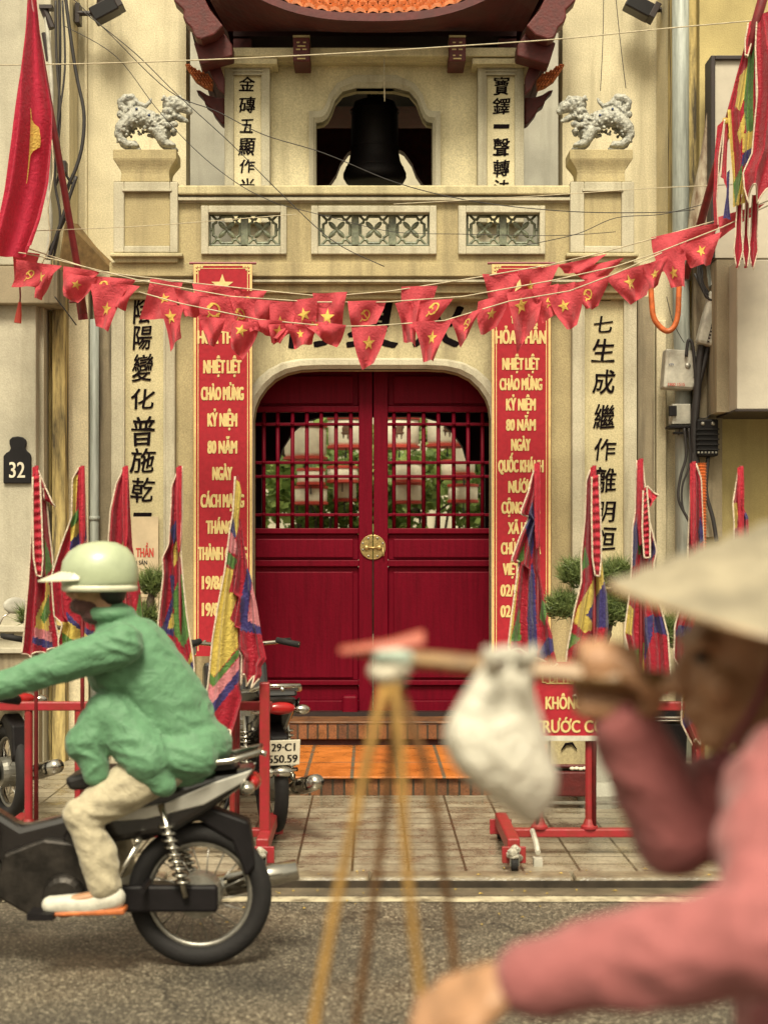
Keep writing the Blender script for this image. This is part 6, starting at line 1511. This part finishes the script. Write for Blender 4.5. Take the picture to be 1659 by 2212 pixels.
q.torus((0,0,0),RH,.0035,'z',72,6); q.build('hat_hoops',M['bamboo'],hat)
MB().tube([hc+Vector((.02,-.078,.06)),hc+Vector((-.02,-.085,-.04)),hc+Vector((-.055,-.03,-.125)),hc+Vector((-.05,.03,-.125)),hc+Vector((0,.08,-.02))],.005,6).build('chin_strap',M['darktr'],hat)
# carrying pole
cp=thing('carrying_pole','bamboo shoulder carrying pole with red-wrapped end and knotted cloth','carrying pole',P(1322,1462,YV))
a=P(738,1402,2.06); b=P(1330,1461,YV+.02); c_=Vector((.545,YV+.10,1.475)); d=Vector((1.05,YV+.22,1.44))
pth=[a,P(900,1424,2.03),P(1100,1444,1.99),b,P(1500,1484,YV+.06),c_,d]
q=MB(); rings=[]
for k,p in enumerate(pth):
    h=[.0035,.010,.0125,.0135,.014,.015,.013][k]; w=[.012,.02,.024,.025,.026,.028,.024][k]; rings.append([p+Vector((.0,-w,-h*.3)),p+Vector((0,-w*.6,h)),p+Vector((0,w*.6,h)),p+Vector((0,w,-h*.3)),p+Vector((0,w*.5,-h)),p+Vector((0,-w*.5,-h))])
q.loft(rings).build('bar',M['bamboo'],cp,bevel=.003)
q=MB(); rings=[]
for px,py,h in ((733,1406,6),(790,1400,9),(850,1394,13),(900,1386,20),(916,1382,19)):
    p=P(px,py,2.05); k=2.05/F; rings.append([p+Vector((0,-.024,-h*k*.5)),p+Vector((0,-.018,h*k)),p+Vector((0,.018,h*k)),p+Vector((0,.024,-h*k*.5))])
q.loft(rings).build('red_end_wrap',mat('red_tape_wrap',(.50,.10,.05),.5,.2,20),cp,bevel=.004)
kn=MB()
for i in range(10): kn.ball(P(rnd.uniform(815,890),rnd.uniform(1408,1432),2.03+rnd.uniform(-.02,.02)),(rnd.uniform(.012,.022),.02,rnd.uniform(.008,.014)),8,6)
organic(kn,'cloth_knot',mat('pale_blue_green_cloth',(.42,.50,.42),.8,.15,20,.2,60),cp,.005,3)
kn=MB()
for i in range(9): kn.ball(P(rnd.uniform(812,872),rnd.uniform(1440,1475),2.03+rnd.uniform(-.02,.02)),(rnd.uniform(.012,.02),.02,rnd.uniform(.010,.016)),8,6)
organic(kn,'cord_lashing',mat('pale_lashing',(.62,.56,.44),.8,.15,20,.2,60),cp,.005,3)
rh=thing('basket_rope_hanger','four ochre and brown rope strands hanging from the carrying pole end','rope hanger',P(840,1480,2.03))
for pts,y0,y1,mm,rr in (([(838,1455),(812,1560),(768,1760),(720,1980),(668,2270),(610,2520)],2.02,1.93,M['rope'],.0066),([(845,1455),(850,1560),(832,1760),(805,1960),(762,2270),(720,2520)],2.04,2.14,M['rope2'],.0060),([(848,1455),(866,1620),(872,1800),(893,2015),(925,2270),(960,2520)],2.02,1.92,M['rope'],.0062),([(856,1470),(915,1640),(946,1780),(972,1995),(1002,2270),(1040,2520)],2.04,2.13,M['rope2'],.0060)):
    n=len(pts); pth=[P(x,y,lerp(y0,y1,i/(n-1))) for i,(x,y) in enumerate(pts)]
    o=MB().tube(pth,rr,10).build('rope_strand',mm,rh,smooth=True)
bgx=thing('plastic_bag','white plastic bag hanging from the bamboo pole beside the fist','bag',P(1095,1442,1.93))
prof=[(1425,1060,1140),(1436,1046,1150),(1455,1030,1152),(1480,1012,1148),(1515,992,1156),(1560,968,1172),(1600,958,1186),(1640,968,1198),(1680,998,1205),(1715,1042,1203),(1745,1085,1192),(1768,1118,1176),(1782,1140,1160)]
rings=[]; nn=44
for k,(y,l,rr) in enumerate(prof):
    c=P((l+rr)/2,y,1.96); w=(rr-l)/2*1.96/F; ring=[]
    for i in range(nn):
        an=2*math.pi*i/nn; wob=1+.07*noise.noise(Vector((math.cos(an)*1.6,math.sin(an)*1.6,k*.5)))+.035*math.sin(an*7+.8*math.sin(k*.6))*(1.3-k/13)+.05*noise.noise(Vector((math.cos(an)*4,math.sin(an)*4,k*.9)))
        ring.append(c+Vector((w*math.cos(an)*wob,w*.72*math.sin(an)*wob,0)))
    rings.append(ring)
o=MB().loft(rings).build('bag_body',M['bag'],bgx,smooth=True); sb_=o.modifiers.new('sub','SUBSURF'); sb_.levels=1; sb_.render_levels=2
MB().tube([P(1062,1440,1.93),P(1080,1420,1.96),P(1110,1416,2.0),P(1138,1428,2.03)],[.010,.014,.013,.010],8).chain([P(1128,1432,1.90),P(1150,1416,1.88),P(1158,1398,1.87)],[.013,.010,.004]).chain([P(1076,1434,1.90),P(1058,1418,1.88),P(1050,1404,1.87)],[.013,.010,.004]).build('handle_loop',M['bag'],bgx,smooth=True)
bpy.data.scenes.remove(WS)
